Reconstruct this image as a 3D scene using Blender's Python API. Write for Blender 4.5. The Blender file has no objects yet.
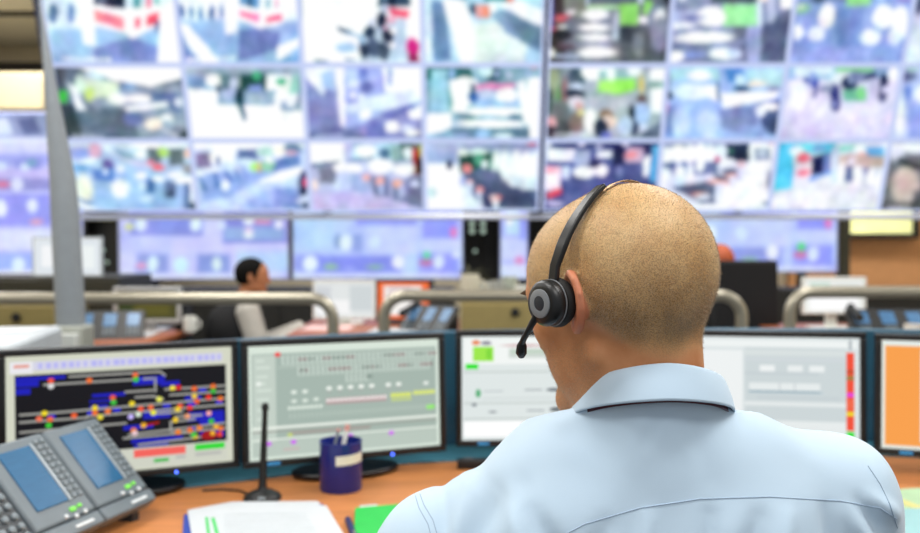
import bpy, bmesh, math, random
import numpy as np
import openvdb
from mathutils import Vector, Matrix, Quaternion
from mathutils.bvhtree import BVHTree
random.seed(4); RNG = np.random.default_rng(7)
R = math.radians
SC = bpy.context.scene
COL = SC.collection

# ------------------------------------------------------------------ camera
CAMZ = 1.25; FPX = 900.0; PITCH = math.atan(26.5/FPX)
cam_d = bpy.data.cameras.new('camera'); cam = bpy.data.objects.new('camera', cam_d); COL.objects.link(cam)
cam.location = (0, 0, CAMZ); cam.rotation_euler = (math.pi/2-PITCH, 0, 0)
cam_d.sensor_width = 36; cam_d.lens = FPX/920*36; cam_d.clip_start = .05
cam_d.dof.use_dof = True; cam_d.dof.focus_distance = .83; cam_d.dof.aperture_fstop = 4.8
SC.camera = cam
SC.view_settings.view_transform = 'Standard'; SC.view_settings.look = 'None'
SC.view_settings.gamma = 1; SC.view_settings.exposure = 0; SC.view_settings.use_curve_mapping = False
def ray(px, py):
    a, b = (px-460)/FPX, (266.5-py)/FPX
    return Vector((a, math.cos(PITCH)+b*math.sin(PITCH), -math.sin(PITCH)+b*math.cos(PITCH)))
def at(px, py, Y):
    r = ray(px, py); return Vector((0, 0, CAMZ))+r*(Y/r.y)
def onz(px, py, z):
    r = ray(px, py); return Vector((0, 0, CAMZ))+r*((z-CAMZ)/r.z)

# ------------------------------------------------------------------ materials
def lin(c):
    if isinstance(c, str):
        c = c.lstrip('#')
        if len(c) == 3: c = ''.join(k*2 for k in c)
        c = [int(c[i:i+2], 16)/255 for i in (0, 2, 4)]
    return tuple((x/12.92 if x <= .04045 else ((x+.055)/1.055)**2.4) for x in c)
MATS = {}
def mat(name, c, rough=.5, metal=0, var=.06, scale=30, bump=0, bscale=200, emit=0, spec=.5, sheen=0, trans=0, stretch=None):
    if name in MATS: return MATS[name]
    m = bpy.data.materials.new(name); m.use_nodes = True; n = m.node_tree; N, L = n.nodes, n.links
    b = N['Principled BSDF']; col = lin(c)
    b.inputs['Roughness'].default_value = rough; b.inputs['Metallic'].default_value = metal
    b.inputs['Specular IOR Level'].default_value = spec
    if sheen: b.inputs['Sheen Weight'].default_value = sheen
    if trans: b.inputs['Transmission Weight'].default_value = trans
    tc = N.new('ShaderNodeTexCoord'); src = tc.outputs['Object']
    if stretch:
        mp = N.new('ShaderNodeMapping'); mp.inputs['Scale'].default_value = stretch
        L.new(src, mp.inputs['Vector']); src = mp.outputs['Vector']
    nz = N.new('ShaderNodeTexNoise'); nz.inputs['Scale'].default_value = scale; nz.inputs['Detail'].default_value = 4
    L.new(src, nz.inputs['Vector'])
    rp = N.new('ShaderNodeValToRGB'); e = rp.color_ramp.elements
    e[0].position = .3; e[1].position = .7
    e[0].color = tuple(max(0, x*(1-var)) for x in col)+(1,); e[1].color = tuple(min(1, x*(1+var)) for x in col)+(1,)
    L.new(nz.outputs['Fac'], rp.inputs['Fac']); L.new(rp.outputs['Color'], b.inputs['Base Color'])
    if emit:
        L.new(rp.outputs['Color'], b.inputs['Emission Color']); b.inputs['Emission Strength'].default_value = emit
    if bump:
        n2 = N.new('ShaderNodeTexNoise'); n2.inputs['Scale'].default_value = bscale; n2.inputs['Detail'].default_value = 3
        L.new(src, n2.inputs['Vector']); bp = N.new('ShaderNodeBump'); bp.inputs['Strength'].default_value = bump
        bp.inputs['Distance'].default_value = .002
        L.new(n2.outputs['Fac'], bp.inputs['Height']); L.new(bp.outputs['Normal'], b.inputs['Normal'])
    MATS[name] = m; return m
def screen_mat(name, strength=1.0):
    if name in MATS: return MATS[name]
    m = bpy.data.materials.new(name); m.use_nodes = True; N, L = m.node_tree.nodes, m.node_tree.links
    b = N['Principled BSDF']; a = N.new('ShaderNodeAttribute'); a.attribute_name = 'Picture'
    b.inputs['Base Color'].default_value = (.01, .01, .012, 1); b.inputs['Roughness'].default_value = .35
    b.inputs['Specular IOR Level'].default_value = .06
    L.new(a.outputs['Color'], b.inputs['Emission Color']); b.inputs['Emission Strength'].default_value = strength
    m.cycles.emission_sampling = 'NONE'
    MATS[name] = m; return m

# ------------------------------------------------------------------ objects
def tag(o, label=None, cat=None, group=None, kind=None):
    if label: o['label'] = label
    if cat: o['category'] = cat
    if group: o['group'] = group
    if kind: o['kind'] = kind
    return o
def thing(name, loc, label, cat, group=None, rz=0, rot=None):
    o = bpy.data.objects.new(name, None); COL.objects.link(o); o.location = loc
    o.rotation_euler = rot if rot else (0, 0, rz); o.empty_display_size = .05
    return tag(o, label, cat, group)
def copy_tree(o, parent=None):
    c = o.copy(); COL.objects.link(c); c.parent = parent
    for ch in list(o.children): copy_tree(ch, c)
    return c
class MB:
    def __init__(s): s.v = []; s.f = []
    def add(s, vs, fs, M=None):
        n = len(s.v)
        s.v += [tuple(M @ Vector(p)) if M else tuple(p) for p in vs]; s.f += [tuple(i+n for i in f) for f in fs]; return s
    def box(s, c, d, M=None, taper=None):
        x, y, z = c; a, b, h = d[0]/2, d[1]/2, d[2]/2; t = taper or (1, 1)
        vs = [(x-a, y-b, z-h), (x+a, y-b, z-h), (x+a, y+b, z-h), (x-a, y+b, z-h)]
        vs += [(x-a*t[0], y-b*t[1], z+h), (x+a*t[0], y-b*t[1], z+h), (x+a*t[0], y+b*t[1], z+h), (x-a*t[0], y+b*t[1], z+h)]
        return s.add(vs, [(0, 3, 2, 1), (4, 5, 6, 7), (0, 1, 5, 4), (1, 2, 6, 5), (2, 3, 7, 6), (3, 0, 4, 7)], M)
    def tube(s, path, r, n=16, cap=True, M=None):
        P = [Vector(p) for p in path]; rs = r if isinstance(r, (list, tuple)) else [r]*len(P)
        vs, fs = [], []; up = None
        for i, p in enumerate(P):
            t = (P[min(i+1, len(P)-1)]-P[max(i-1, 0)]).normalized()
            if up is None: up = t.orthogonal().normalized()
            up = (up-t*up.dot(t)).normalized(); q = t.cross(up)
            vs += [p+(up*math.cos(a)+q*math.sin(a))*rs[i] for a in [2*math.pi*k/n for k in range(n)]]
        for i in range(len(P)-1):
            for k in range(n):
                a, b = i*n+k, i*n+(k+1) % n; fs.append((a, b, b+n, a+n))
        if cap: fs.append(tuple(range(n))[::-1]); fs.append(tuple(range((len(P)-1)*n, len(P)*n)))
        return s.add(vs, fs, M)
    def lathe(s, prof, c=(0, 0, 0), n=40, M=None, cap=True):
        vs, fs = [], []
        for r, z in prof: vs += [(c[0]+r*math.cos(2*math.pi*k/n), c[1]+r*math.sin(2*math.pi*k/n), c[2]+z) for k in range(n)]
        for i in range(len(prof)-1):
            for k in range(n):
                a, b = i*n+k, i*n+(k+1) % n; fs.append((a, b, b+n, a+n))
        if cap: fs.append(tuple(range(n))[::-1]); fs.append(tuple(range((len(prof)-1)*n, len(prof)*n)))
        return s.add(vs, fs, M)
    def prism(s, poly, z0, z1, M=None):
        n = len(poly); A = sum(poly[i][0]*poly[(i+1) % n][1]-poly[(i+1) % n][0]*poly[i][1] for i in range(n))
        if A < 0: poly = poly[::-1]
        vs = [(p[0], p[1], z0) for p in poly]+[(p[0], p[1], z1) for p in poly]
        fs = [tuple(range(n))[::-1], tuple(range(n, 2*n))]+[(i, (i+1) % n, (i+1) % n+n, i+n) for i in range(n)]
        return s.add(vs, fs, M)
    def strip(s, path, nor, w, t):
        # a band of rectangular section along path: w across, t along nor
        vs, fs = [], []; P = [Vector(p) for p in path]
        for i, p in enumerate(P):
            d = (P[min(i+1, len(P)-1)]-P[max(i-1, 0)]).normalized(); nn = Vector(nor[i]); nn = (nn-d*nn.dot(d)).normalized(); q = d.cross(nn)
            wi = w[i] if isinstance(w, list) else w
            vs += [p-q*wi/2, p+q*wi/2, p+q*wi/2*.85+nn*t, p-q*wi/2*.85+nn*t]
        for i in range(len(P)-1):
            for k in range(4): a, b = i*4+k, i*4+(k+1) % 4; fs.append((a, b, b+4, a+4))
        fs.append((3, 2, 1, 0)); k = (len(P)-1)*4; fs.append((k, k+1, k+2, k+3))
        return s.add(vs, fs)
    def frame(s, w, h, b, y0, y1, z0=0, M=None):
        # picture frame in the xz plane, bottom at z0
        for c, d in (((0, 0, z0+b/2), (w, 0, b)), ((0, 0, z0+h-b/2), (w, 0, b)), ((-w/2+b/2, 0, z0+h/2), (b, 0, h-2*b)), ((w/2-b/2, 0, z0+h/2), (b, 0, h-2*b))):
            s.box((c[0], (y0+y1)/2, c[2]), (d[0], abs(y1-y0), d[2]), M)
        return s
    def build(s, name, m, parent=None, bevel=0, smooth=40, loc=None, rot=None, segs=2, subsurf=0, recalc=True):
        me = bpy.data.meshes.new(name); me.from_pydata([tuple(v) for v in s.v], [], s.f)
        if recalc:
            bm = bmesh.new(); bm.from_mesh(me); bmesh.ops.recalc_face_normals(bm, faces=bm.faces); bm.to_mesh(me); bm.free()
        me.materials.append(m); me.update()
        if smooth:
            for p in me.polygons: p.use_smooth = True
            me.set_sharp_from_angle(angle=R(smooth))
        o = bpy.data.objects.new(name, me); COL.objects.link(o)
        if parent: o.parent = parent
        if loc: o.location = loc
        if rot: o.rotation_euler = rot
        if bevel:
            b = o.modifiers.new('bevel', 'BEVEL'); b.width = bevel; b.segments = segs; b.limit_method = 'ANGLE'; b.angle_limit = R(35)
        if subsurf:
            b = o.modifiers.new('sub', 'SUBSURF'); b.levels = b.render_levels = subsurf
        return o
def struct(name, mb, m, **k): return tag(mb.build(name, m, **k), kind='structure')

# ------------------------------------------------------------------ pictures on screens
def S(X, Y, text):
    """paint drawing instructions at positions X, Y; returns colours (sRGB)"""
    img = np.zeros(X.shape+(3,)); 
    def hexc(c):
        if len(c) == 3: c = ''.join(k*2 for k in c)
        return np.array([int(c[i:i+2], 16)/255 for i in (0, 2, 4)])
    soft = 8.0
    for ln in text.replace(';', '\n').split('\n'):
        w = ln.split()
        if not w: continue
        k, c, a = w[0], w[1], [float(x) for x in w[2:]]
        if k == 'soft': soft = float(c); continue
        if k == 'b': img[:] = hexc(c); continue
        if k == 'v': # vertical blend: colour below y0 fading in until y1
            t = np.clip((Y-a[0])/(a[1]-a[0]), 0, 1)[..., None]; img = img*(1-t)+hexc(c)*t; continue
        if k == 'r':
            x0, y0, x1, y1 = a[:4]; d = np.maximum(np.maximum(x0-X, X-x1), np.maximum(y0-Y, Y-y1))
        elif k == 'e':
            d = (np.sqrt(((X-a[0])/a[2])**2+((Y-a[1])/a[3])**2)-1)*min(a[2], a[3])
        elif k == 'l':
            x0, y0, x1, y1, wd = a; dx, dy = x1-x0, y1-y0; t = np.clip(((X-x0)*dx+(Y-y0)*dy)/(dx*dx+dy*dy+1e-9), 0, 1)
            d = np.hypot(X-x0-t*dx, Y-y0-t*dy)-wd/2
        elif k == 'p':
            pts = list(zip(a[::2], a[1::2])); n = len(pts)
            A = sum(pts[i][0]*pts[(i+1) % n][1]-pts[(i+1) % n][0]*pts[i][1] for i in range(n))
            if A < 0: pts = pts[::-1]
            d = np.full(X.shape, -1e9)
            for i in range(n):
                (x0, y0), (x1, y1) = pts[i], pts[(i+1) % n]; ll = math.hypot(x1-x0, y1-y0)+1e-9
                d = np.maximum(d, ((X-x0)*(y1-y0)-(Y-y0)*(x1-x0))/ll)
        elif k == 't': # caption: small blobs x0 x1 y h
            x0, x1, y, h = a; d = np.maximum(np.maximum(x0-X, X-x1), np.abs(Y-y)-h/2); d = np.where(np.sin(X*2.2/h*3) > -.5, d, 99)
        al = np.clip(.5-d/soft, 0, 1)[..., None]; al = al*al*(3-2*al)
        img = img*(1-al)+hexc(c)*al
    return img
def blur(a, s):
    if s < .3: return a
    r = int(s*3)+1; k = np.exp(-(np.arange(-r, r+1)/s)**2/2); k /= k.sum()
    for ax in (0, 1):
        p = np.pad(a, [(r, r) if i == ax else (0, 0) for i in range(a.ndim)], mode='edge')
        a = sum(k[i]*(p[i:i+a.shape[0]] if ax == 0 else p[:, i:i+a.shape[1]]) for i in range(2*r+1))
    return a
def fuzz(shape, s, rng):
    n = blur(rng.normal(size=shape), s); return n/(n.std()+1e-9)
def cctv(seed, amp=1.0):
    """look of a poor over-exposed camera feed: ragged shapes, mottling, glowing whites"""
    rng = np.random.default_rng(seed)
    def warp(X, Y, k):
        return X+k*(4*fuzz(X.shape, 5, rng)+2*fuzz(X.shape, 1.6, rng)), Y+k*(3*fuzz(X.shape, 5, rng)+1.5*fuzz(X.shape, 1.6, rng))
    def post(img, u, v):
        n = .024*fuzz(u.shape, 3.2, rng)+.022*fuzz(u.shape, 1.2, rng)+.02*fuzz(u.shape, 8, rng)
        st = blur(rng.normal(size=u.shape), 1.0); st = np.cumsum(st, 1)*0
        col = np.stack([fuzz(u.shape, 3, rng) for _ in range(3)], -1)*.012
        img = blur(img+(n[..., None]+col)*amp, 1.0)
        g = blur(np.clip(img-.72, 0, 1), 4.5)
        return np.clip(img+g*.30, 0, 1)
    return warp, post
def picture(name, w, h, nx, ny, quad, text, parent, m, y=0, z0=0, border=0, bcol='cfd8f8', post=None, warp=None):
    """flat lit screen of w x h in the local xz plane facing -y, its picture held as one colour per mesh point"""
    u, v = np.meshgrid(np.linspace(0, 1, nx), np.linspace(0, 1, ny))
    q = np.array(quad, float); g = lambda i: ((1-u)*(1-v)*q[0, i]+u*(1-v)*q[1, i]+u*v*q[2, i]+(1-u)*v*q[3, i])
    GX, GY = g(0), g(1)
    if warp: GX, GY = warp[0](GX, GY, warp[1])
    img = S(GX, GY, text)
    if post: img = post(img, u, v)
    if border:
        e = np.minimum(np.minimum(u, 1-u)*w, np.minimum(v, 1-v)*h); al = np.clip((border-e)/(border*.35)+.5, 0, 1)[..., None]
        img = img*(1-al)+np.array([int(bcol[i:i+2], 16)/255 for i in (0, 2, 4)])*al
    img = np.clip(img, 0, 1); li = np.where(img <= .04045, img/12.92, ((img+.055)/1.055)**2.4)
    co = np.stack([(u-.5)*w, np.full(u.shape, y), z0+(1-v)*h], -1).reshape(-1, 3)
    idx = np.arange(nx*ny).reshape(ny, nx)
    f = np.stack([idx[1:, :-1], idx[1:, 1:], idx[:-1, 1:], idx[:-1, :-1]], -1).reshape(-1, 4)
    me = bpy.data.meshes.new(name); me.vertices.add(len(co)); me.vertices.foreach_set('co', co.ravel())
    me.loops.add(f.size); me.loops.foreach_set('vertex_index', f.ravel().astype(np.int32))
    me.polygons.add(len(f)); me.polygons.foreach_set('loop_start', np.arange(0, f.size, 4, dtype=np.int32))
    me.update(calc_edges=True)
    at_ = me.color_attributes.new('Picture', 'FLOAT_COLOR', 'POINT')
    at_.data.foreach_set('color', np.concatenate([li.reshape(-1, 3), np.ones((len(co), 1))], 1).astype(np.float32).ravel())
    me.materials.append(m); o = bpy.data.objects.new(name, me); COL.objects.link(o); o.parent = parent
    return o

# ------------------------------------------------------------------ implicit modelling
class Field:
    def __init__(s, lo, hi, h):
        s.lo, s.h = np.array(lo, np.float32), h
        ax = [np.arange(lo[i], hi[i], h, dtype=np.float32) for i in range(3)]
        s.P = np.stack(np.meshgrid(*ax, indexing='ij'), -1)
        s.d = np.full(s.P.shape[:3], 9, np.float32)
    def u(s, d, k=.01):
        if k <= 0: s.d = np.minimum(s.d, d); return
        t = np.clip(.5+.5*(s.d-d)/k, 0, 1); s.d = s.d*(1-t)+d*t-k*t*(1-t)
    def sub(s, d, k=.005):
        t = np.clip(.5-.5*(s.d+d)/k, 0, 1); s.d = s.d*(1-t)+(-d)*t+k*t*(1-t)
    def mesh(s, iso=0.0):
        d = s.d.copy(); b = .05
        d[0] = d[-1] = b; d[:, 0] = d[:, -1] = b; d[:, :, 0] = d[:, :, -1] = b
        g = openvdb.FloatGrid(background=b); g.copyFromArray(np.clip(d, -b, b).astype(np.float32))
        p, q = g.convertToQuads(isovalue=iso)
        return p*s.h+s.lo, q
def cap(P, a, b, ra, rb):
    a, b = np.array(a, np.float32), np.array(b, np.float32); ab = b-a
    t = np.clip(((P-a)@ab)/float(ab@ab+1e-12), 0, 1)
    return np.sqrt(((P-a-t[..., None]*ab)**2).sum(-1))-(ra+(rb-ra)*t)
def ell(P, c, r):
    q = P-np.array(c, np.float32); r = np.array(r, np.float32)
    k0 = np.sqrt(((q/r)**2).sum(-1)); k1 = np.sqrt(((q/(r*r))**2).sum(-1))+1e-9
    return k0*(k0-1)/k1
def chain(P, pts, rs):
    d = None
    for i in range(len(pts)-1):
        e = cap(P, pts[i], pts[i+1], rs[i], rs[i+1]); d = e if d is None else np.minimum(d, e)
    return d
def skin_obj(name, pts, quads, m, parent, attrs=None, smooth_iter=0):
    me = bpy.data.meshes.new(name)
    me.from_pydata(pts.tolist(), [], quads[:, ::-1].tolist()); me.update()
    bm = bmesh.new(); bm.from_mesh(me); bmesh.ops.recalc_face_normals(bm, faces=bm.faces); bm.to_mesh(me); bm.free()
    for p in me.polygons: p.use_smooth = True
    if attrs:
        for k, a in attrs.items():
            t = me.attributes.new(k, 'FLOAT', 'POINT'); t.data.foreach_set('value', a.astype(np.float32))
    me.materials.append(m); o = bpy.data.objects.new(name, me); COL.objects.link(o); o.parent = parent
    if smooth_iter:
        b = o.modifiers.new('smooth', 'SMOOTH'); b.factor = .5; b.iterations = smooth_iter
    return o
# ================================================================== the room
carpet = mat('carpet', '6a6a6c', .95, bump=.4, bscale=600, var=.15, scale=200)
wall_m = mat('beige_paint', 'd2c6aa', .8, bump=.05)
wood_wall = mat('tan_panelling', 'dca06c', .55, var=.08, scale=6, stretch=(1, 1, 8))
ceil_m = mat('ceiling_tile', 'ece6d2', .85, bump=.1)
dark_m = mat('dark_trim', '221c18', .6)
black = mat('black_plastic', '101214', .45, var=.1, bump=.08, bscale=800)
grey_p = mat('grey_plastic', '8f979b', .5)
white_p = mat('white_plastic', 'e6e8e2', .45)
steel = mat('brushed_rail', 'aaa493', .34, metal=.7, var=.05, stretch=(1, 20, 20))
teal = mat('teal_panel', '3f7f93', .5, var=.05)
struct('floor', MB().box((0.2, 4.5, -.05), (12, 13.4, .1)), carpet)
struct('ceiling', MB().box((0.2, 5.1, 3.65), (12, 12.2, .1)), ceil_m)
struct('wall_back', MB().box((0.2, 11.05, 1.8), (12, .1, 3.6)), wall_m)
struct('wall_left', MB().box((-5.85, 4.5, 1.8), (.1, 13.4, 3.6)), wall_m)
struct('wall_right', MB().box((6.25, 4.5, 1.8), (.1, 13.4, 3.6)), wall_m)
# tan panelled bulkhead and window at the right end of the back wall
struct('wall_panel_right', MB().box((5.1, 10.93, .95), (2.2, .12, 1.9)), wood_wall)
w0, w1 = at(846, 206, 10.8), at(915, 236, 10.8)
wf = MB(); cx = (w0.x+w1.x)/2; ww = w1.x-w0.x
wn = struct('window_1', MB().frame(ww+.06, .75, .06, 10.74, 10.88, w1.z-.03), dark_m, loc=(cx, 0, 0), bevel=.004)
glow = mat('daylight_glass', 'dfe0a0', .3, var=.25, scale=1.6, emit=.85); glow.cycles.emission_sampling = 'NONE'
MB().box((0, 10.82, w1.z+.36), (ww, .02, .68)).build('window_pane', glow, wn)
struct('trim_1', MB().box((-4.1, 10.9, 3.27), (3.4, .2, .2)), dark_m)
struct('trim_2', MB().box((-4.1, 9.35, 3.59), (3.4, .06, .06)), dark_m)
p = at(843, 240, 9.6)
struct('trim_3', MB().box((p.x, 9.6, 1.8), (.11, .12, 3.6)), mat('grey_green_post', '6c6d60', .6), bevel=.01)
struct('baseboard_back', MB().box((0.2, 10.985, .06), (12, .03, .12)), dark_m)

# ceiling lights (real fixtures, all above the frame)
fix = None
frame_m = mat('light_frame', 'd8d8d6', .5)
spots = [(-1.5, .6), (1.5, .6), (-1.6, 3.0), (1.6, 3.0), (-1.6, 5.4), (1.6, 5.4), (-4.2, 2.2), (4.4, 2.2), (-4.3, 5.6), (4.6, 5.6), (-4.2, 8.2), (0, 9.9), (4.4, 9.6), (0, -1.2)]
for i, (x, y) in enumerate(spots):
    if fix is None:
        fix = thing('ceiling_light', (x, y, 3.6), 'flat rectangular ceiling light above the control room', 'ceiling light', 'ceiling lights'); t = fix
        MB().frame(1.3, .7, .04, -.02, .02, -.35, M=Matrix.Rotation(R(90), 4, 'X')).build('light_frame', frame_m, fix, bevel=.004)
        MB().box((0, 0, -.004), (1.22, .62, .006)).build('diffuser', mat('diffuser', 'ffffff', .4, var=0, emit=1.5), fix)
    else:
        t = copy_tree(fix); t.location = (x, y, 3.6)
    ld = bpy.data.lights.new('panel_light', 'AREA'); ld.shape = 'RECTANGLE'; ld.size = 1.2; ld.size_y = .6
    ld.energy = 95 if y > 8 else 44; ld.color = (1, .985, .955)
    lo = bpy.data.objects.new('panel_light', ld); COL.objects.link(lo); lo.location = (x, y, 3.57)
w = bpy.data.worlds.new('world'); SC.world = w; w.use_nodes = True
w.node_tree.nodes['Background'].inputs['Color'].default_value = (.93, .96, 1, 1)
w.node_tree.nodes['Background'].inputs['Strength'].default_value = .5

# ================================================================== video wall
scr = screen_mat('lit_screen', 1.0)
CELL = []  # (col,row,quad,label,ops) in enlarged reading coordinates
def cell(c, r, quad, label, ops): CELL.append((c, r, quad, label, ops))
Q1 = lambda a, b, c_, d: [(a, -50), (b, -50), (c_, 432), (d, 432)]
cell(0, 0, Q1(-5, 872, 930, 100), 'white kiosk with broad red stripe, upper left corner of the wall', '''b e2f2fb;soft 50;r a6cbeb 90 215 930 450;soft 16
p 7f93cb 370 200 590 265 780 205 800 440 370 440;r 1b2638 360 -60 552 100;e 5b6a80 410 45 36 36;p fff 352 75 560 108 566 240 362 195
p f28c9c 355 105 570 158 568 222 365 176;p fff 555 100 785 85 785 200 600 278 558 240;r 5aa0a8 610 20 652 100;r e9738a 690 -50 722 100;r 6bb5b0 745 -50 775 80
p e8607a 620 155 662 150 662 212 620 216;p e64f66 700 138 775 128 775 188 705 200;e 57759c 95 130 30 55;e 6a86b4 212 130 24 55;e 4a5f86 770 205 12 30
p fff 240 -50 345 -50 375 320 300 320;p fcfdff 790 80 885 60 930 440 775 440;t fff 160 480 402 30''')
cell(1, 0, Q1(0, 838, 845, 90), 'smaller red striped kiosk behind a white pillar', '''b eef7fd;soft 50;r 9cbfe4 40 170 850 450;soft 18
r 5f97c8 448 -60 575 100;r 284a78 505 -20 530 90;p 6f82bd 445 170 600 215 720 200 700 330 440 415 440 300;p fff 440 80 600 105 600 220 450 175;p f07fa8 448 108 580 140 578 184 450 146
p fff 595 100 735 110 735 180 600 222;p e85f8a 622 150 725 132 725 165 625 180;r 6d9fb0 622 50 645 100;r e37c8e 684 -40 698 95;p fff 350 -50 445 -50 430 250 350 250
e 5d7fae 50 120 30 42;e 4f74a8 128 125 14 34;e 4f74a8 190 130 15 38;e 4066a4 262 130 16 42;e 5d7fae 330 120 14 40
p 5e7cab 45 240 200 420 100 440 50 330;p fff 30 190 110 190 330 420 230 440;p fff 420 425 700 320 730 200 850 90 850 300 700 400;p 7fb2e0 640 415 830 360 835 432 650 432;t fff 105 430 398 34''')
cell(2, 0, Q1(30, 830, 832, 40), 'dark coated crowd queueing on a washed out white floor', '''b fafdff;soft 30;p bcd0e6 440 240 720 150 740 420 420 420;soft 18
r 2f4a63 548 -60 750 90;e 9cb8d8 585 25 28 30;p 0f2338 600 60 660 20 640 100;p ee5a78 615 100 745 118 745 160 640 145;p f4b7cc 590 150 660 150 650 190 600 180
e 1d2b44 570 165 32 45;e 26344e 490 235 34 40;e 141f36 605 250 32 42;e 34435f 570 350 45 55;e 27374f 450 345 32 48;e 4c5a7c 510 330 40 60;e c4cfe8 585 100 24 22;e d8dcf0 500 180 22 20;e e6b7cf 600 210 16 14;e fff 630 308 20 20;e fff 645 232 20 18
p 25324a 280 200 370 235 350 250 290 228;l 7da2c4 340 240 440 265 14;e 8fb5d6 440 290 18 22;e a9cbe6 330 330 75 30;l 4a6a8a 130 405 210 418 18;l 4a6a8a 330 405 380 405 16;p fff 750 -50 850 -50 850 430 800 430 770 250
e 1b3358 40 120 12 80;e d92d86 768 330 42 55;r 8c2458 730 370 800 420''')
cell(3, 0, Q1(62, 850, 835, 60), 'empty walkway with white floor stripe and grey gates', '''b b9def2;soft 30;r e2f0ee 380 180 720 440;soft 20
p 6f93b8 110 60 200 60 240 400 120 420;p d9eef9 60 -50 130 -50 110 430 60 430;p 4a6f8f 210 0 350 15 350 45 220 30;r 2f7476 460 -50 640 60;e 3b5870 385 105 24 30;p fff 190 40 340 60 390 240 380 430 300 430
r f08a6e 405 85 490 150;r e6a8ac 412 90 440 140;r fff 495 75 535 140;p 7f9fc0 400 150 600 110 830 240 830 400 720 380 600 250;p 6d8fa8 560 120 860 200 850 330 700 300;p f6fbfd 545 80 700 60 860 130 850 215 700 160
r c9eaf0 660 -50 850 60;e f0745a 630 52 22 16;e d84a5e 220 5 14 10;r dff0f5 850 -50 860 430''')
cell(4, 0, Q1(60, 850, 820, 45), 'stacked white steps beside a lime counter on dark floor', '''b 6c7480;soft 20;r 3b3434 60 -50 160 440;r 7c817c 150 -50 300 150;r 58606a 510 200 820 420;r 404a54 510 210 640 300;e 7f8792 630 310 40 70
r 53677a 310 -50 620 60;r b8ecb0 300 85 520 110;r 98e272 510 80 625 195;r 8fdc6c 655 60 712 140;r d8e4fa 622 -50 652 80;r c9d8f0 290 -50 312 90;r b8c4d8 470 120 505 280
e fdfdff 660 168 36 20;e fafcff 350 140 90 32;e fff 345 210 100 22;e fdfdff 350 268 110 24;r a8b0c4 140 300 460 322;e fff 365 358 128 32;r b9c4e0 100 370 250 395
e f4f0f4 195 122 34 16;e d8545c 140 145 40 12;e e06a6a 130 165 36 12;e f8f4f4 150 210 28 16;e d6606a 90 218 22 12;e fff 68 362 32 32;r 6d7ad8 58 30 84 230;e 1c1a20 150 250 50 30;e 504048 160 320 60 20;e 8090a8 745 160 60 80;e f2f6ff 765 150 36 48;e 22242c 812 45 24 30;e 9098b0 770 250 60 100''')
cell(5, 0, Q1(100, 880, 830, 40), 'mint green counter behind white stepped barriers', '''b 8b96b8;soft 20;p 66728f 440 200 700 200 840 110 830 420 560 420;r 64728c 470 200 660 280;p a4b2de 560 200 660 200 650 420 560 420;p 5c688a 660 200 840 110 830 400 680 400
r 44505e 330 -50 640 70;r a2ecab 400 80 625 205;r e3edff 630 60 660 210;e f7e6da 680 30 50 34;p c8cfe8 700 -50 760 -50 740 180 690 190;r fff 780 -50 890 105;r 8a9cb8 100 -50 280 90;e eef6fb 145 25 36 36
r b9c6ea 80 110 400 180;e fbfcff 330 150 90 60;e 7f8fc0 220 155 60 14;e f4fbfc 150 200 90 22;e 8494b4 190 235 70 12;e fdfffd 280 270 190 34;e 707da6 200 320 110 14;e fdffff 410 370 100 34;e 98aeea 210 372 80 22;e fff 90 380 60 34;e cfe4ff 480 365 50 24''')
cell(6, 0, Q1(115, 905, 820, 110), 'wide blue hall with bright reflections, small lime desk', '''b 8fa8dd;soft 40;r 7f9ad4 400 100 560 400;r 9fb0e4 110 330 560 420;soft 30
r 6f83a8 200 -50 620 60;r 96e090 445 20 600 85;e 4a5870 260 40 50 30;e 8fd0a0 150 100 60 30;e fff 330 150 55 70;e f4faff 275 250 55 45;e f8fcff 145 245 50 45;e fbffff 690 150 70 70;e f2faff 610 270 65 50;e f8fcff 800 180 60 90;e e6f0fa 760 270 40 50
e f2a8a0 425 15 30 20;e e8eeff 670 20 30 26;e 8a86c0 830 40 60 26;e fff 150 90 20 10;e c86878 135 0 20 26;r 5a6f98 110 130 130 300''')
cell(7, 0, [(905, -50), (1700, -50), (1620, 432), (820, 432)], 'pale floor beside a dark doorway, top right corner', '''b d6e2ee;soft 30;e 5c6a88 920 60 40 80;r b8c6e0 1000 -50 1700 120;e fff 1200 250 200 100''')
Q2 = lambda a, b, c_, d: [(a, 38), (b, 38), (c_, 505), (d, 505)]
cell(0, 1, Q2(30, 838, 865, 110), 'small green sign at left in a dim grey hall', '''b 64788e;soft 40;p 8fa2b8 200 200 850 150 850 500 500 500;p 2f3e44 60 280 170 280 240 510 100 510;r 4c5862 30 40 110 240;p 5d7084 330 300 500 300 560 500 330 500
soft 28;p fdfeff 90 30 850 30 850 110 640 170 420 130;e c6dcea 290 100 60 30;p dfeed8 190 110 450 140 440 240 260 230;e c8e07a 270 210 28 45;e d8f2e4 210 150 30 60;p f4f8fc 130 140 190 170 250 310 190 320;r 34c03a 78 195 130 270;e fff 430 248 60 34
e fffdf6 560 245 90 26;p 5f7aa8 640 200 800 210 810 330 640 260;p fff 470 295 735 258 735 290 500 330;e fff2e6 650 395 60 36;e fff 728 368 42 30;l c8d0d8 700 430 840 500 22;e e6ecfa 800 262 28 30;e 7fa0c8 510 165 40 20;p 2e4046 850 430 870 500 800 480;r a4bccc 700 380 840 420;t e4ecff 165 350 486 24;e 6b7fb4 520 370 60 40''')
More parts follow.
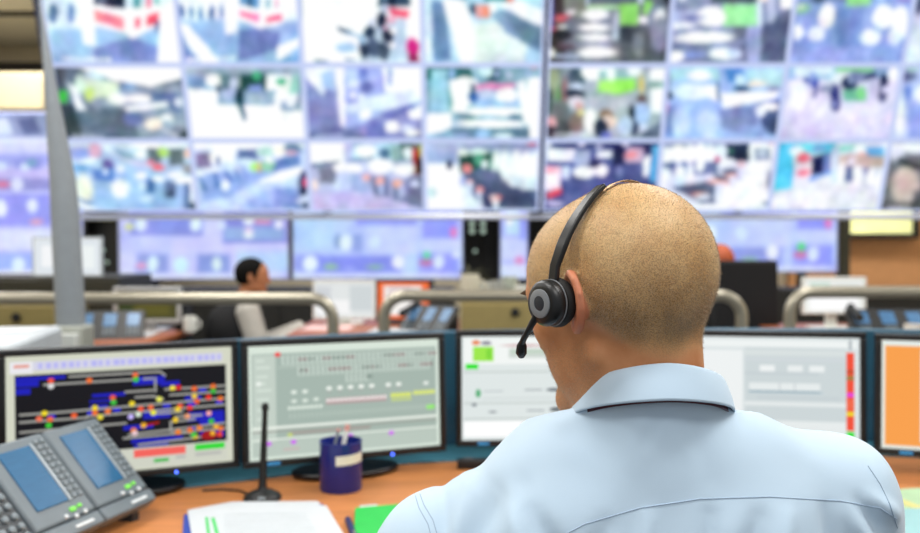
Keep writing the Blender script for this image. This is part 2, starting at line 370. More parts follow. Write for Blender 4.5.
cell(1, 1, Q2(50, 822, 868, 75), 'lone dark figure crossing a blinding white hall', '''b fdfeff;soft 24;r 9db0c4 45 45 830 105;p 7f9cc4 60 100 260 110 260 190 70 175;e fff 235 135 50 36;e 7c96c0 150 140 40 30;r 5d7a8c 290 100 410 200;r 1b4a4a 420 95 590 200;e 3fae7a 530 105 30 28;r 8fa4e8 470 160 560 195
r 8ba6c4 270 190 660 280;e b8cdf0 350 220 50 40;e c6d4f0 375 150 28 40;e 16283c 272 180 14 20;e 24505a 418 240 32 55;e 14303c 415 215 16 34;l 245060 430 280 438 370 22;r fdffff 592 100 742 192;e 3aa87c 682 140 32 20;r 9fd4cc 745 100 800 215;r 7b9ab4 800 100 832 320;e 8fa8c8 740 290 60 36;e f6fbff 755 265 34 38;e f8fdff 668 250 26 46;e a8bcd0 520 240 60 30;e 90b0c0 620 225 30 30''')
cell(2, 1, Q2(15, 820, 805, 60), 'glass booth on a violet grey floor', '''b 8d97cc;soft 26;p 6b74a6 60 320 300 420 450 400 460 505 60 505;p eef4fd 20 40 270 40 300 430 140 230 60 330;p a9c6ea 145 90 235 60 235 200 150 170;p fafcff 230 40 300 40 310 430 270 410;r a8b8ec 295 45 540 250
e c8d8fb 350 80 50 28;e dbe6ff 355 150 40 26;e 6271ae 440 175 45 36;e 7484c8 420 90 30 40;e fff 352 220 20 20;e e8f0ff 405 235 20 15;p fdfeff 540 40 820 40 820 250 560 200;p 9ab0de 578 60 612 60 612 160 580 165;p dde8fb 300 280 560 210 760 190 820 260 560 320 320 330;p b2c4f4 300 330 560 320 420 400 300 430
p 6c76ba 530 340 740 280 760 300 600 380;e fff 430 338 36 30;e fff 600 420 50 38;p fafdff 700 320 820 280 820 370 720 370;e d4e2fc 700 430 50 26;e fff 740 460 50 20;e 7a83c6 500 440 60 60;e b0a4da 425 440 16 30;t d8e0ff 110 300 476 24''')
cell(3, 1, Q2(60, 840, 825, 60), 'pink banner above a flight of white stepped gates', '''b 8bb4c6;soft 22;r 2f6a6c 60 40 380 130;r a6d8ea 110 70 215 320;e 1f5a5c 330 100 50 34;e 98bce8 250 90 24 34;e 1d4a5c 510 100 60 44;e dffcff 465 85 44 36;e b8cdf4 540 100 20 22;e c9d8f8 615 100 22 22;r b8d4ee 385 40 405 150
e fdffff 330 200 95 90;p fff 235 130 390 130 340 330 240 330;p ee8fc4 400 160 660 150 640 188 410 196;p 9cc0e8 420 200 640 185 680 250 420 260;e ffffff 600 225 70 50;e c9d8f2 470 215 60 30;e 2f5aa8 385 235 34 34;e 3a4a6a 382 190 14 30
p fff 60 340 280 330 380 400 240 430 240 500 60 480;r 9fc0ea 400 260 690 290;e fdffff 540 322 190 26;e 5c7f94 350 355 60 14;e 5a8094 670 358 60 20;e fffffc 500 400 230 26;p 55788e 230 430 740 430 740 500 260 500;e 9fc4f0 450 465 50 30;e dff6fa 580 475 60 24;e fff 400 322 40 24;e 9fb4e0 300 470 60 14
p fff 735 110 840 110 825 505 745 505;p fff 660 150 720 120 760 400 720 400;e a9c4e4 742 92 22 24;e f26a6e 782 44 20 16;r 6fb0a8 225 150 240 300''')
cell(4, 1, Q2(65, 860, 815, 60), 'passers-by in coats walking before a lime green desk', '''b a3b4bd;soft 22;p b7c3cc 330 230 650 230 620 480 330 480;r 7c8a8c 65 45 200 200;e 9fb08a 115 150 36 90;e 2e4a48 80 260 30 90;e 4f8a4e 150 230 20 60;e 90a4ae 190 90 22 60;e 8e5f66 188 200 22 90;e 44596e 265 110 60 60;e cfe4fa 265 170 34 26;e 1e2c3a 250 210 60 26
e fdfeff 380 80 90 50;r 8fb8b8 400 70 640 130;p 9fec6a 400 135 640 118 645 190 540 220 400 200;e eafff6 490 90 30 50;e f4fbff 640 70 50 40;e e6cf74 685 160 18 50;r 2f4450 715 30 860 60;r eefaff 740 60 860 130;r 7fa6a4 730 140 850 180;r f2fcff 740 180 860 330
e 6a7478 160 340 60 90;e 4b5357 150 430 80 60;e e8e8f0 265 265 50 40;e d8b0a4 280 290 26 24;e 8c7c74 265 390 52 70;e dcd890 290 330 22 18;e e8b0b6 98 392 36 40;e 221c24 95 450 40 40;e fafcf6 350 380 40 70
e 8c7262 452 345 46 34;e efd8cc 480 385 46 36;e 232c44 420 430 46 56;e 6872c0 450 470 40 26;e 1e2a36 625 340 26 50;e 38485a 640 420 36 60;e 5b4a44 690 250 26 30;e a9c8ec 690 340 50 70;e d6e6fa 700 425 24 28;e c8def4 580 410 50 60;p 56687e 700 460 815 380 815 500 680 500;t eef2ff 110 330 466 26;e e84a68 850 310 20 40''')
cell(5, 1, Q2(95, 850, 760, 45), 'bright blue floor and white slanted counter', '''b a7c4f2;soft 40;p 7c8dbb 400 300 640 280 660 480 430 440;e c9def8 330 400 70 90;e c2d6f4 170 400 60 90;p 7389bb 45 300 130 280 110 490 45 490;soft 22
r b0dce6 100 45 420 130;e 2c4458 95 130 20 50;e 15242c 98 225 18 24;e e8506e 66 310 20 50;e f6f4fa 290 100 80 34;e e4f2fc 260 200 130 50;p fff 330 170 400 170 400 260 350 240;r 48687e 395 140 412 250;p 4f8fd0 460 60 560 60 600 160 470 140;e d4f0ff 550 130 34 36;e 254a70 560 180 50 20;r b6d8e8 590 60 860 170;e f2dcd0 650 150 60 18
p fff 415 210 800 195 760 240 430 300;p 8394c4 440 310 640 285 620 380 440 340;p 4a5c84 640 270 800 250 780 470 680 450;e fdfcfa 720 290 70 26;e e6f0ff 660 320 34 40;e 38486c 740 400 60 40;e 90a8da 600 440 100 30;e 8a90b4 760 180 40 20''')
cell(6, 1, [(-80, 20), (830, 20), (700, 490), (-110, 490)], 'dark blue pedestrians on a lilac floor', '''b dcdcf2;soft 60;v d2cdea 250 480;soft 24;r 9cc0e0 -100 10 830 110;r 8ed89a 300 15 600 60;e e6f6ff 210 50 80 36;e dcf0fa 60 60 80 50;e eef6ff 350 100 80 40;p 6fb89c 360 170 530 150 530 240 370 240;e 7ed68c 500 190 30 45;e 2c3c64 410 130 60 40;e c0d4f8 430 110 24 24
e 323a80 300 190 38 50;e 2c3070 305 260 34 45;e a0a8e0 298 262 16 22;e 3a4a9a 60 112 40 18;e 5064b8 140 130 34 30;l 34418a 150 150 152 210 18;e 8fa8e0 118 85 30 26;r 343c66 500 70 620 110;e 131c3c 672 120 32 46;e 525a7c 660 190 34 60;p c8c4e6 560 100 640 100 600 240 560 220;e fff 750 80 40 45;e 9098b8 230 170 60 20;e f4f4ff 30 200 60 100;e d8dcf8 690 170 40 20;e 7f90b8 480 90 60 30''')
cell(7, 1, [(830, 20), (1700, 20), (1580, 490), (700, 490)], 'pale blue hall with blue figures at the right rim', '''b bccaf0;soft 40;e fafeff 770 330 50 130;e 6c88d0 850 190 30 50;e 5a628a 860 90 60 30;r 9fb4ea 840 250 1600 490;e f0f8ff 1100 200 200 80;e 90c8b0 880 30 60 16''')
Q3 = lambda a, b, c_, d: [(a, 38), (b, 38), (c_, 490), (d, 490)]
cell(0, 2, Q3(40, 830, 865, 80), 'blue grey turnstiles below red spots, lower left corner', '''b bcd6f0;soft 40;r a5c8ec 60 220 860 480;e f4fbe8 150 340 60 90;e f6faf4 380 340 60 60;soft 22;r dde8ec 60 50 860 80;r a5b0d8 60 80 280 160;e d9a8c0 230 110 40 50;e e8f2fa 190 165 60 24;e 8aa6e0 150 120 50 30;l dff0fa 290 85 360 125 26;l 7fa0b0 370 110 520 150 26;e fff 560 70 80 30;r 5a6c74 560 90 640 180;r 5e7074 690 90 780 190;e b8e878 655 112 34 30;e fdfefc 515 125 34 26;e 6a5a9c 310 190 36 34;p 5a86c8 210 220 340 210 350 290 230 290;e dceaff 296 232 22 24;e eaf4ff 385 215 26 26
e f0ba9c 805 120 20 30;e f4566a 625 205 32 18;e e88098 575 180 26 20;l c9cce0 380 150 560 200 24;r 9c9ca0 770 190 840 250;e fdfdff 720 250 56 18;e f4f8ff 520 260 36 22;r 4e76ac 555 280 600 370;e fff 620 278 34 18;r 5f7498 655 290 725 400;e 47566e 700 370 26 30;e fff 795 290 74 22;r 506f98 780 310 820 470;r e8eaf0 820 310 850 440;e 3c4c58 840 450 24 24;e 9ec4ee 640 430 40 40;l f4fbff 110 430 230 500 50;l 5c86b0 110 400 190 440 14;e 7ab4e4 140 210 60 20;e d4ecff 520 330 24 34;e d0e4fa 550 410 40 26''')
cell(1, 2, Q3(0, 800, 800, 50), 'white diagonal path with a red figure at its right end', '''b c7d9f6;soft 40;p 98b4e6 50 240 600 220 250 400 80 430;p 7f98d0 560 330 730 340 730 480 540 470;p a8bfee 330 440 560 340 560 480 330 480;soft 22;r f4f8fe 0 40 800 90;r 51659a 325 92 465 150;p 8c7ca4 30 120 130 115 140 200 50 210;e fff 180 140 50 50;e 44588c 185 160 12 24;e c0e4dc 510 110 60 30;r f6fefc 240 100 300 170
e a2e070 435 200 34 30;e f0b074 470 205 22 30;e 8fcfae 540 200 70 34;e fafffc 535 160 26 24;e 6f8fae 700 90 62 40;e d4a8b8 690 115 44 16;e fff6e8 605 105 40 32;p 6484c0 600 150 740 130 740 190 560 240;p fdfeff 110 440 620 230 760 200 740 300 600 300 200 470
l 5674ae 60 270 100 350 26;l 4e6eae 160 250 180 320 24;l 5674b8 240 240 270 290 24;e ecf4ff 60 245 50 18;e f2f6ff 140 220 50 18;e eef4ff 235 325 26 34;l 6c8cc8 300 230 320 280 20;l 7c98d0 360 210 380 260 18;e 24304e 755 290 28 60;e e8507a 768 310 16 40;e 18223e 755 360 24 26;e 2e3a58 770 450 26 24;e d6e2ff 740 425 44 20;r 4a5e54 0 430 40 480''')
cell(2, 2, Q3(60, 800, 815, 80), 'row of grey turnstiles curving across a lilac floor', '''b bcc2e4;soft 40;r c6c2e6 80 370 815 490;soft 22;r fdfeff 60 40 290 180;r b8dcea 350 55 660 150;e f4fdff 430 100 70 40;e 4a6a88 550 120 34 34;r 4b6a64 650 50 800 160;r 8fb0b0 600 70 640 170;e e8f8ff 698 118 34 42;r 6a2a22 730 90 800 250;e e03a3a 742 130 14 50;e d6d858 788 110 14 50;r 1a1c1e 760 150 800 240
l 4a5a78 90 205 250 175 14;l 5c708c 330 160 470 145 14;p 7f8298 130 210 230 200 235 310 150 310;e fff 265 210 44 34;e fdfeff 350 210 60 32;e fbfcff 520 200 80 44;e fff 670 220 70 36;e d0dcf8 290 300 60 60;p a6b4de 340 240 460 240 470 380 340 360
p 707a9c 450 260 570 260 580 400 480 380;p 808ab0 590 290 700 280 720 440 600 420;p 6e7492 700 270 800 260 805 470 710 450;r b4c2e8 510 300 545 380;e f2b0a8 520 290 30 26;e f4b49c 632 310 34 28;e f0b0a4 432 268 22 20;e fae0d8 100 320 26 36;e ccd8f8 740 310 34 24;e c4cdf0 660 360 22 50''')
cell(3, 2, Q3(70, 825, 805, 60), 'red lit turnstile heads beneath a dark green doorway', '''b e6f2fc;soft 30;r b8c4e2 60 40 820 130;p 8f9cc0 300 60 820 60 820 95 330 90;soft 22;p fbfefe 60 190 280 190 330 480 60 480;r 9fb4dc 80 110 280 180;r 10182e 205 170 240 215;r 1b4a40 300 110 500 230;e f4fff8 320 112 36 24;e e4fbf0 420 110 60 20;e 4fa080 420 160 30 40;e eaf4fc 460 190 24 28
p 4a5578 300 230 560 230 820 350 800 470 440 470 340 330;p 5e6a90 400 210 540 230 560 300 400 280;r 86b8b8 500 100 550 220;e f8fefa 530 160 20 60;e f8fffc 590 200 36 90;e fafffc 665 200 40 100;e fbfffc 740 210 40 100;e fafffe 800 180 30 80;e f4fafa 650 280 50 50;p dfeef8 560 240 820 280 800 350 700 350
e f49298 343 210 32 32;e f2c0c0 360 305 22 20;r d4e2f8 345 310 375 400;e f0a0a0 425 350 28 26;r dde8fa 405 360 440 460;e f6dcdc 515 412 36 34;e e88a8a 548 395 18 14;r e8f0fc 495 430 540 470;p 3a4468 440 400 490 400 500 470 450 470;e a4b4e0 310 290 20 40;e 90a8d8 775 400 34 26;e 3f4a6c 700 410 90 40;e f06070 762 48 26 16;e bcd8e0 100 370 40 40''')
cell(4, 2, Q3(50, 790, 780, 45), 'navy blue hall with red and white kiosk at left', '''b 3f4c84;soft 24;r 2c3868 50 40 790 80;p 5a64a0 180 290 500 290 400 460 190 450;r eaeff8 60 90 245 170;e fbf8ff 75 55 30 22;e ece8ff 275 58 28 20;e c8c8e8 400 75 24 18;r a8b8d4 245 100 350 190;r f4faff 380 100 480 145;r 161c44 490 80 560 200;r d0b8d4 570 80 680 180;e e8909c 600 130 36 24;e f4f0ff 560 55 30 22
e f8fcff 310 235 80 40;e fafeff 415 225 40 44;e 203050 380 180 26 26;e 7c86bc 530 230 26 40;r 4c5690 560 190 680 250;e 241e50 706 95 22 30;p fafcff 690 130 730 130 720 270 680 260;p 5cb8ec 740 80 790 60 780 300 730 300;r d4e0fa 165 200 215 280;p fbe8f0 50 200 155 200 165 350 50 360;e f8a0b0 90 225 60 20;p f0485a 55 380 160 340 168 370 80 410;e c8c4ea 120 440 60 20''')
cell(5, 2, Q3(90, 830, 745, 40), 'long row of turnstiles and empty white floor', '''b e2e8f8;soft 24;r 8c98b8 90 40 640 80;p f6f8fc 430 270 820 240 740 470 420 460;r 13203a 500 60 640 165;e 2f6a58 530 100 20 20;e dff6fa 470 100 40 40;r f4f8fa 640 60 815 240;r 8e98b0 670 90 775 160;e c8d0de 720 120 24 20
r 5a6a98 90 170 440 250;e fbfdff 105 130 36 50;e fdffff 190 120 40 60;e f4faff 265 120 34 60;e fbffff 335 110 34 60;e f4f8fe 398 100 24 50;e eaf4ff 110 250 36 40;e f8fcff 190 230 36 44;e eaf4ff 262 225 28 44;e f4faff 330 200 30 40;e d8e8ff 195 300 34 30
p 59647f 150 330 420 290 420 440 330 440;p 4a5474 300 270 500 250 500 380 440 300;p 515c7c 400 230 560 210 570 320 500 260;e f4b8b0 440 300 70 18;e f0b4a8 520 256 44 16;e f0f4ff 515 170 50 22;r dde4fc 415 310 470 450;r d8e0fa 510 260 550 350;r ccd4f4 565 220 600 290;e e8c4cc 590 180 30 24;e f0a4a4 315 382 50 16;e e4ecff 340 400 50 20;e b83a5c 435 155 16 20;e 7c88a4 760 290 20 60;e 4a5a78 735 440 20 12;e f0506a 775 38 28 14''')
cell(6, 2, [(-75, 35), (690, 35), (615, 450), (-120, 450)], 'turquoise booth and blue kiosk on a pale beige floor', '''b dcdfe8;soft 30;p e9eaf4 -120 340 300 330 250 450 -120 450;soft 22;r 6fd8f0 -90 40 320 110;p 5ad0f0 -110 60 40 60 30 310 -120 330;e eef8ff 60 95 50 30;e f0708c 110 135 44 30;r f6e8f4 50 180 165 250;e ee8098 110 220 44 20;p 151e50 165 130 285 110 285 220 170 235;p 7088c8 235 125 285 112 285 215 240 225;e 80a8d8 210 80 50 20;l 6f9ce8 165 260 300 215 22;p c9dcf0 295 70 345 60 340 260 300 270
r 9ad8d0 345 60 520 100;r 68aee0 530 70 655 140;e f0a4a0 495 120 30 24;e e8f4f4 480 80 40 26;r c8b4ac 345 120 660 185;e fafcff 370 220 22 60;p 5a6696 390 190 445 190 430 280 390 270;e f6f8ff 470 240 26 60;e fafcff 560 250 26 60;p 8890b4 500 190 550 190 520 250;e f4f6ff 620 270 22 60;e c4c8dc 560 300 30 10;e f0f4ff 425 160 26 20;t b8bcc8 20 110 432 14''')
cell(7, 2, [(690, 35), (1480, 35), (1400, 450), (615, 450)], 'dim grey room with one pale round glare', '''b 70747c;soft 40;r eef4fc 690 50 1400 110;e cfd8e8 730 110 50 40;soft 60;e d8ccc4 800 290 100 110;r 3c3c40 600 400 900 450;p 6d8a74 890 160 1000 140 1000 230 920 220;r 4f565a 860 330 1400 450;soft 20;l 40444c 760 150 900 190 30;t d8dcf0 660 840 425 22;e a8b4c4 1150 200 100 60''')

CX = [-3.425, -2.325, -1.32, -.308, .713, 1.741, 2.74, 3.714, 4.73]; VX0 = CX[0]
ROWS = [(1.503, 8.0), (2.108, 7.795), (2.716, 7.588), (3.345, 7.37)]
hous = mat('panel_housing', '2a2c34', .5)
LEAN = math.atan2(ROWS[0][1]-ROWS[3][1], ROWS[3][0]-ROWS[0][0])
for c, r, quad, lab, ops in CELL:
    z0, y0 = ROWS[2-r]; z1, y1 = ROWS[3-r]; h = math.hypot(z1-z0, y0-y1)
    VW = CX[c+1]-CX[c]-(.016 if c in (3, 4) else 0); x = (CX[c]+CX[c+1])/2+(.008 if c == 4 else -.008 if c == 3 else 0)
    t = thing('surveillance_screen', (x, y0, z0), 'video wall screen showing '+lab, 'screen', 'surveillance screens of the video wall', rot=(LEAN, 0, 0))
    MB().box((0, .055, h/2), (VW-.004, .1, h-.004)).build('housing', hous, t)
    picture('screen_picture', VW, h, 100, 62, quad, ops, t, scr, y=0, border=.021, bcol='c6d2f8', post=(cc := cctv(c*7+r))[1], warp=(cc[0], 1.0))
fr = thing('video_wall_frame', (0.6, 8.0, 1.45), 'dark thin frame and rack that carries the leaning video wall', 'frame', rot=(LEAN, 0, 0))
L_ = math.hypot(ROWS[3][0]-ROWS[0][0], ROWS[0][1]-ROWS[3][1])
xa, xb = VX0-.6-.02, CX[8]-.6+.03
e_m = mat('edge_trim_dark', '3c4460', .45); l_m = mat('edge_trim_light', 'c9d0e6', .4)
MB().box((xa-.012, .05, L_/2+.03), (.035, .16, L_+.06)).build('side_trim', e_m, fr, bevel=.004)
MB().box((xb+.012, .05, L_/2+.03), (.035, .16, L_+.06)).build('side_trim', e_m, fr, bevel=.004)
MB().box(((xa+xb)/2, .055, -.009), (xb-xa, .13, .018)).build('bottom_trim', l_m, fr, bevel=.004)
MB().box(((xa+xb)/2, .05, L_+.07), (xb-xa, .16, .03)).build('top_trim', e_m, fr, bevel=.004)
MB().box((CX[4]-.6, .04, L_/2+.03), (.014, .14, L_)).build('centre_trim', e_m, fr)
for k in range(5):
    x = xa+.4+(xb-xa-.8)*k/4
    MB().box((x, .19, L_/2), (.08, .1, L_)).build('rack_post', hous, fr, bevel=.004)
    MB().tube([(x, .2, L_*.9), (x, .2+.1, L_+.32)], .02).build('hanger', e_m, fr)

# ---- lower displays behind
def lower(x0, x1, z0, z1, Y, quad, ops, lab, nx, ny, group='wide schematic displays below the video wall'):
    t = thing('schematic_display', ((x0+x1)/2, Y, z0), lab, 'display', group)
    w_, h_ = x1-x0, z1-z0
    MB().box((0, .05, h_/2), (w_, .09, h_)).build('housing', hous, t, bevel=.005)
    MB().frame(w_, h_, .018, -.012, .006).build('bezel', mat('silver_bezel', 'aab2d8', .4), t)
    picture('screen_picture', w_-.03, h_-.03, nx, ny, quad, ops, t, scr, y=-.004, z0=.015, post=(lambda p_: lambda i, u, v: p_(i, u, v)*.84+np.array([.80, .83, .98])*.16)((cc := cctv(nx+ny, .5))[1]), warp=(cc[0], .25*abs(quad[1][0]-quad[0][0])/900))
    MB().box((-w_*.3, .06, -z0/2), (.08, .06, z0)).build('stand', hous, t)
    MB().box((w_*.3, .06, -z0/2), (.08, .06, z0)).build('stand', hous, t)
    return t
def xz(px, py, Y): p = at(px, py, Y); return p.x, p.z
YD = 9.0
x0, zb = xz(119, 280, YD); x1, _ = xz(290, 280, YD)
lower(x0, x1, zb, zb+1.0, YD, [(39, -121), (871, -121), (871, 363), (60, 363)], '''b c9ccf8;soft 26;r c0c8fa 20 140 420 240;r cfd0fa 300 160 560 240;r b9d4fa 620 230 880 330;r c4dcfc 880 40 900 200;r dce0ff 40 335 880 363;r 8f97e0 95 -100 455 140;r 7f8edc 190 50 390 130;r 8088d8 555 -100 865 180;r 8fb0dc 560 110 850 175;r 8c9cd6 135 240 290 335;r 8498d8 430 240 590 335
soft 14;e d6e07c 95 105 22 16;e dff0fa 152 92 28 36;e e4f4fc 418 92 26 36;e f0f6ff 678 70 28 30;r e58cae 708 68 785 90;e eef4ff 826 90 24 24;e f4dcf0 678 125 22 14;e f0fcf4 678 150 24 16;e d8e8ff 545 98 22 22;e e090b8 160 300 26 16;e dcf4fc 215 290 26 40;e d0f4f8 350 295 36 40;e dcf4f0 525 290 24 36;l 6f78c8 110 140 450 142 10;l 7078c8 560 180 865 178 10''',
      'lavender schematic display low behind the seated man, nearest the green-black rack', 140, 80)
x2, _ = xz(292, 280, YD); x3, _ = xz(464, 280, YD)
lower(x2, x3, zb, zb+1.0, YD, [(36, -121), (866, -121), (860, 358), (50, 358)], '''b b9cbfa;soft 30;r b4d2fa 40 50 240 220;r c4d0fb 400 100 640 240;r c8d4fc 670 160 860 230;r dadfff 40 332 880 360;r 8f98ec 350 -100 640 95;r 8e98fa 670 -100 835 160;r 929cec 530 -100 640 80;r 8c9ade 50 240 160 325;r 7f8be6 160 245 560 330;r 8c94f0 650 235 840 330
soft 14;e 7f9cc0 260 175 20 36;e e8f8fa 300 180 30 38;r 8ea4dc 330 140 378 230;e d8ecfc 436 178 30 32;e f0f4fa 552 275 30 34;e e4f2fa 130 285 34 38;e 60e0a0 690 242 20 20;e f07ab8 820 130 16 26;e c070a0 685 280 34 18;e dcecff 748 275 26 36;e 8fc49a 230 300 34 16;e 86b8a0 440 300 40 12;e 9aa8f0 320 310 30 14;r b8d4f8 590 235 640 330;e dfe8ff 830 240 20 20''',
      'lavender schematic display with a green dot near its lower right, beside the brown rack', 140, 80)
x4, _ = xz(499, 280, YD); x5, _ = xz(529, 280, YD)
lower(x4, x5, zb, zb+1.0, YD, [(497, 180), (530, 180), (530, 280), (497, 280)], 'b aab4f2;soft 2;r bfe0f0 503 205 520 235;e f2f4ff 508 220 5 6;r c8d0fa 497 238 528 262;e e088b8 520 262 6 5;r d4dcff 497 265 530 280;r 9aa4f0 520 210 530 240',
      'narrow lavender display strip just left of the operator\'s forehead', 30, 80)
x7, zb2 = xz(838, 273, YD)
lower(x7-1.72, x7, zb2, zb2+1.05, YD, [(36, -121), (866, -121), (860, 358), (50, 358)], '''b b9cbfa;soft 30;r c4d0fb 350 100 640 240;r c8d4fc 670 160 860 230;r dadfff 40 332 880 360;r 9aa2f0 300 20 640 95;r 8e94f0 670 20 835 160;r 8c9ade 350 245 600 330;r 8c94f0 650 235 840 330
soft 14;e e8f8fa 250 180 30 38;e d8ecfc 400 178 30 32;e f0f4fa 552 265 30 34;e 50e078 690 242 22 22;e f07ab8 820 130 16 26;e d070a0 685 280 34 18;e dcecff 748 275 26 36;e 86b8a0 440 300 40 12''',
      'lavender schematic display right of the operator\'s head, in front of the tan wall', 140, 80)
x8, z8 = xz(84, 277, YD); _, z9 = xz(40, 112, YD)
lower(x8-1.9, x8, z8, z9, YD, [(-98, 112), (84, 112), (84, 277), (-98, 277)], '''b c0c4f6;soft 4;r 8f9cc4 -98 112 84 136;p dfe8fa 0 118 12 116 20 134 -10 134;p 4e5c90 22 118 40 116 46 132 30 134;r e0e8ff -98 137 84 142;r d4d8fb -98 142 84 152;r a0a8ea -98 154 84 164;r 8890d8 20 158 46 176;r c8c0f0 -98 168 84 178;r 8c8ccc -98 178 84 190;e e07898 8 184 7 3.5;e e4ecff 22 184 6 7;e d8e8ff 5 166 7 5;e d8e8ff 30 166 5 4
r 9094ea -98 194 84 226;e eef4ff 6 208 6 9;e e8f0ff 36 206 5 7;e e0a0b4 40 222 6 3;r d9dffc -98 230 84 250;r 9cb4f0 -98 254 84 272;e dcf0ff 22 266 6 8;r e4e8ff -98 272 84 277;e 70a0c0 36 162 5 4''',
      'tall lavender display at the left edge, behind the grey post', 190, 160, group='tall schematic display')
# cream box above the tall display, with a strip of pale light
t = thing('wall_cabinet', (at(-5, 90, 9.0).x, 9.0, at(0, 111, 9.0).z), 'cream wall cabinet above the tall lavender display at the left edge', 'cabinet')
cw = at(44, 90, 9.0).x-t.location.x; ch = at(0, 71, 9.0).z-t.location.z
cream = mat('cream_laminate', 'b3a684', .5)
MB().box((0, .3, ch/2), (2*cw, .55, ch)).build('body', cream, t, bevel=.01)
MB().box((-cw/2, .015, ch/2), (cw-.02, .03, ch-.05)).build('door', cream, t, bevel=.006)
MB().box((cw/2, .015, ch/2), (cw-.02, .03, ch-.05)).build('door', cream, t, bevel=.006)
# hung by rods
MB().tube([(-cw*.8, .3, ch), (-cw*.8, .3, 3.6-t.location.z)], .015).tube([(cw*.8, .3, ch), (cw*.8, .3, 3.6-t.location.z)], .015).build('hanger', dark_m, t)

# low dark sideboards under the displays
def sideboard(x0, x1, Y, h, label):
    t = thing('sideboard', ((x0+x1)/2, Y, 0), label, 'sideboard', 'dark sideboards under the displays'); w_ = x1-x0
    m_ = mat('sideboard_dark', '1e1c1a', .5)
    MB().box((0, 0, h/2), (w_, .4, h)).build('body', m_, t, bevel=.006)
    n_ = max(2, int(w_/.8))
    for k in range(n_): MB().box((-w_/2+w_*(k+.5)/n_, -.21, h/2), (w_/n_-.02, .02, h-.05)).build('door', mat('rack_door', '23221f', .45), t, bevel=.004)
sideboard(-3.3, -.05, 8.55, .80, 'long dark sideboard behind the seated man, under the two wide displays')
sideboard(1.9, 4.6, 8.55, .80, 'dark sideboard right of the operator\'s head, under the display')
# ================================================================== operator desk and monitors
DZ = .71
wood = mat('orange_wood', 'c9834c', .42, var=.16, scale=5, stretch=(1.2, 14, 14), bump=.03, bscale=60)
edge = mat('wood_edge', '9c6238', .5, var=.1, scale=8)
backpx = [(-40, 520), (60, 505), (158, 491), (250, 480), (370, 466), (475, 460), (600, 456), (740, 455), (880, 456), (960, 459)]
back = [onz(a, b, DZ) for a, b in backpx]
L0 = Vector((back[0].x-.35, back[0].y-.35, DZ)); R0 = Vector((back[-1].x+.55, back[-1].y-.2, DZ))
bk = [(L0.x, L0.y)]+[(p.x, p.y) for p in back]+[(R0.x, R0.y)]
fro = [(1.75, 1.2), (.9, 1.17), (.15, 1.19), (-.5, 1.1), (-1.3, .85)]
desk = thing('operator_desk', (0, 1.6, 0), 'curved orange-brown wooden desk in front of the operator, carrying the five monitors', 'desk')
def dl(o): o.location = (0, -1.6, 0); return o
dl(MB().prism(bk+fro, DZ-.03, DZ).build('worktop', wood, desk, bevel=.004))
off = lambda d: [(x*1.0+(x*0), y+d) for x, y in bk]
ledge = MB(); pts = bk
poly = [(x, y+.0015) for x, y in pts]+[(x*1.03, y+.2) for x, y in pts][::-1]
# back ledge and teal privacy panel, following the curve as short boards
def strip_wall(pts, y0, y1, z0, z1):
    m = MB()
    a = [(x, y+y0) for x, y in pts]; b = [(x, y+y1) for x, y in pts]; n = len(pts)
    vs = [(p[0], p[1], z0) for p in a]+[(p[0], p[1], z1) for p in a]+[(p[0], p[1], z0) for p in b]+[(p[0], p[1], z1) for p in b]
    fs = []
    for i in range(n-1):
        fs += [(i, i+1, n+i+1, n+i), (2*n+i+1, 2*n+i, 3*n+i, 3*n+i+1), (n+i, n+i+1, 3*n+i+1, 3*n+i), (i+1, i, 2*n+i, 2*n+i+1)]
    fs += [(0, n, 3*n, 2*n), (n-1, 3*n-1, 4*n-1, 2*n-1)]
    return m.add(vs, fs)
dl(strip_wall(bk, .001, .16, DZ-.05, DZ+.004).build('back_ledge', teal, desk, bevel=.003))
dl(strip_wall(bk, .162, .19, DZ-.3, 1.012).build('privacy_panel', mat('teal_dark', '2c5c74', .4), desk, bevel=.004))
for x, y in ((-1.0, 1.25), (-.72, 1.75), (.75, 1.45), (1.5, 1.5), (.1, 2.05)):
    dl(MB().box((x, y, (DZ-.03)/2), (.05, .05, DZ-.03)).build('leg', black, desk, bevel=.004))

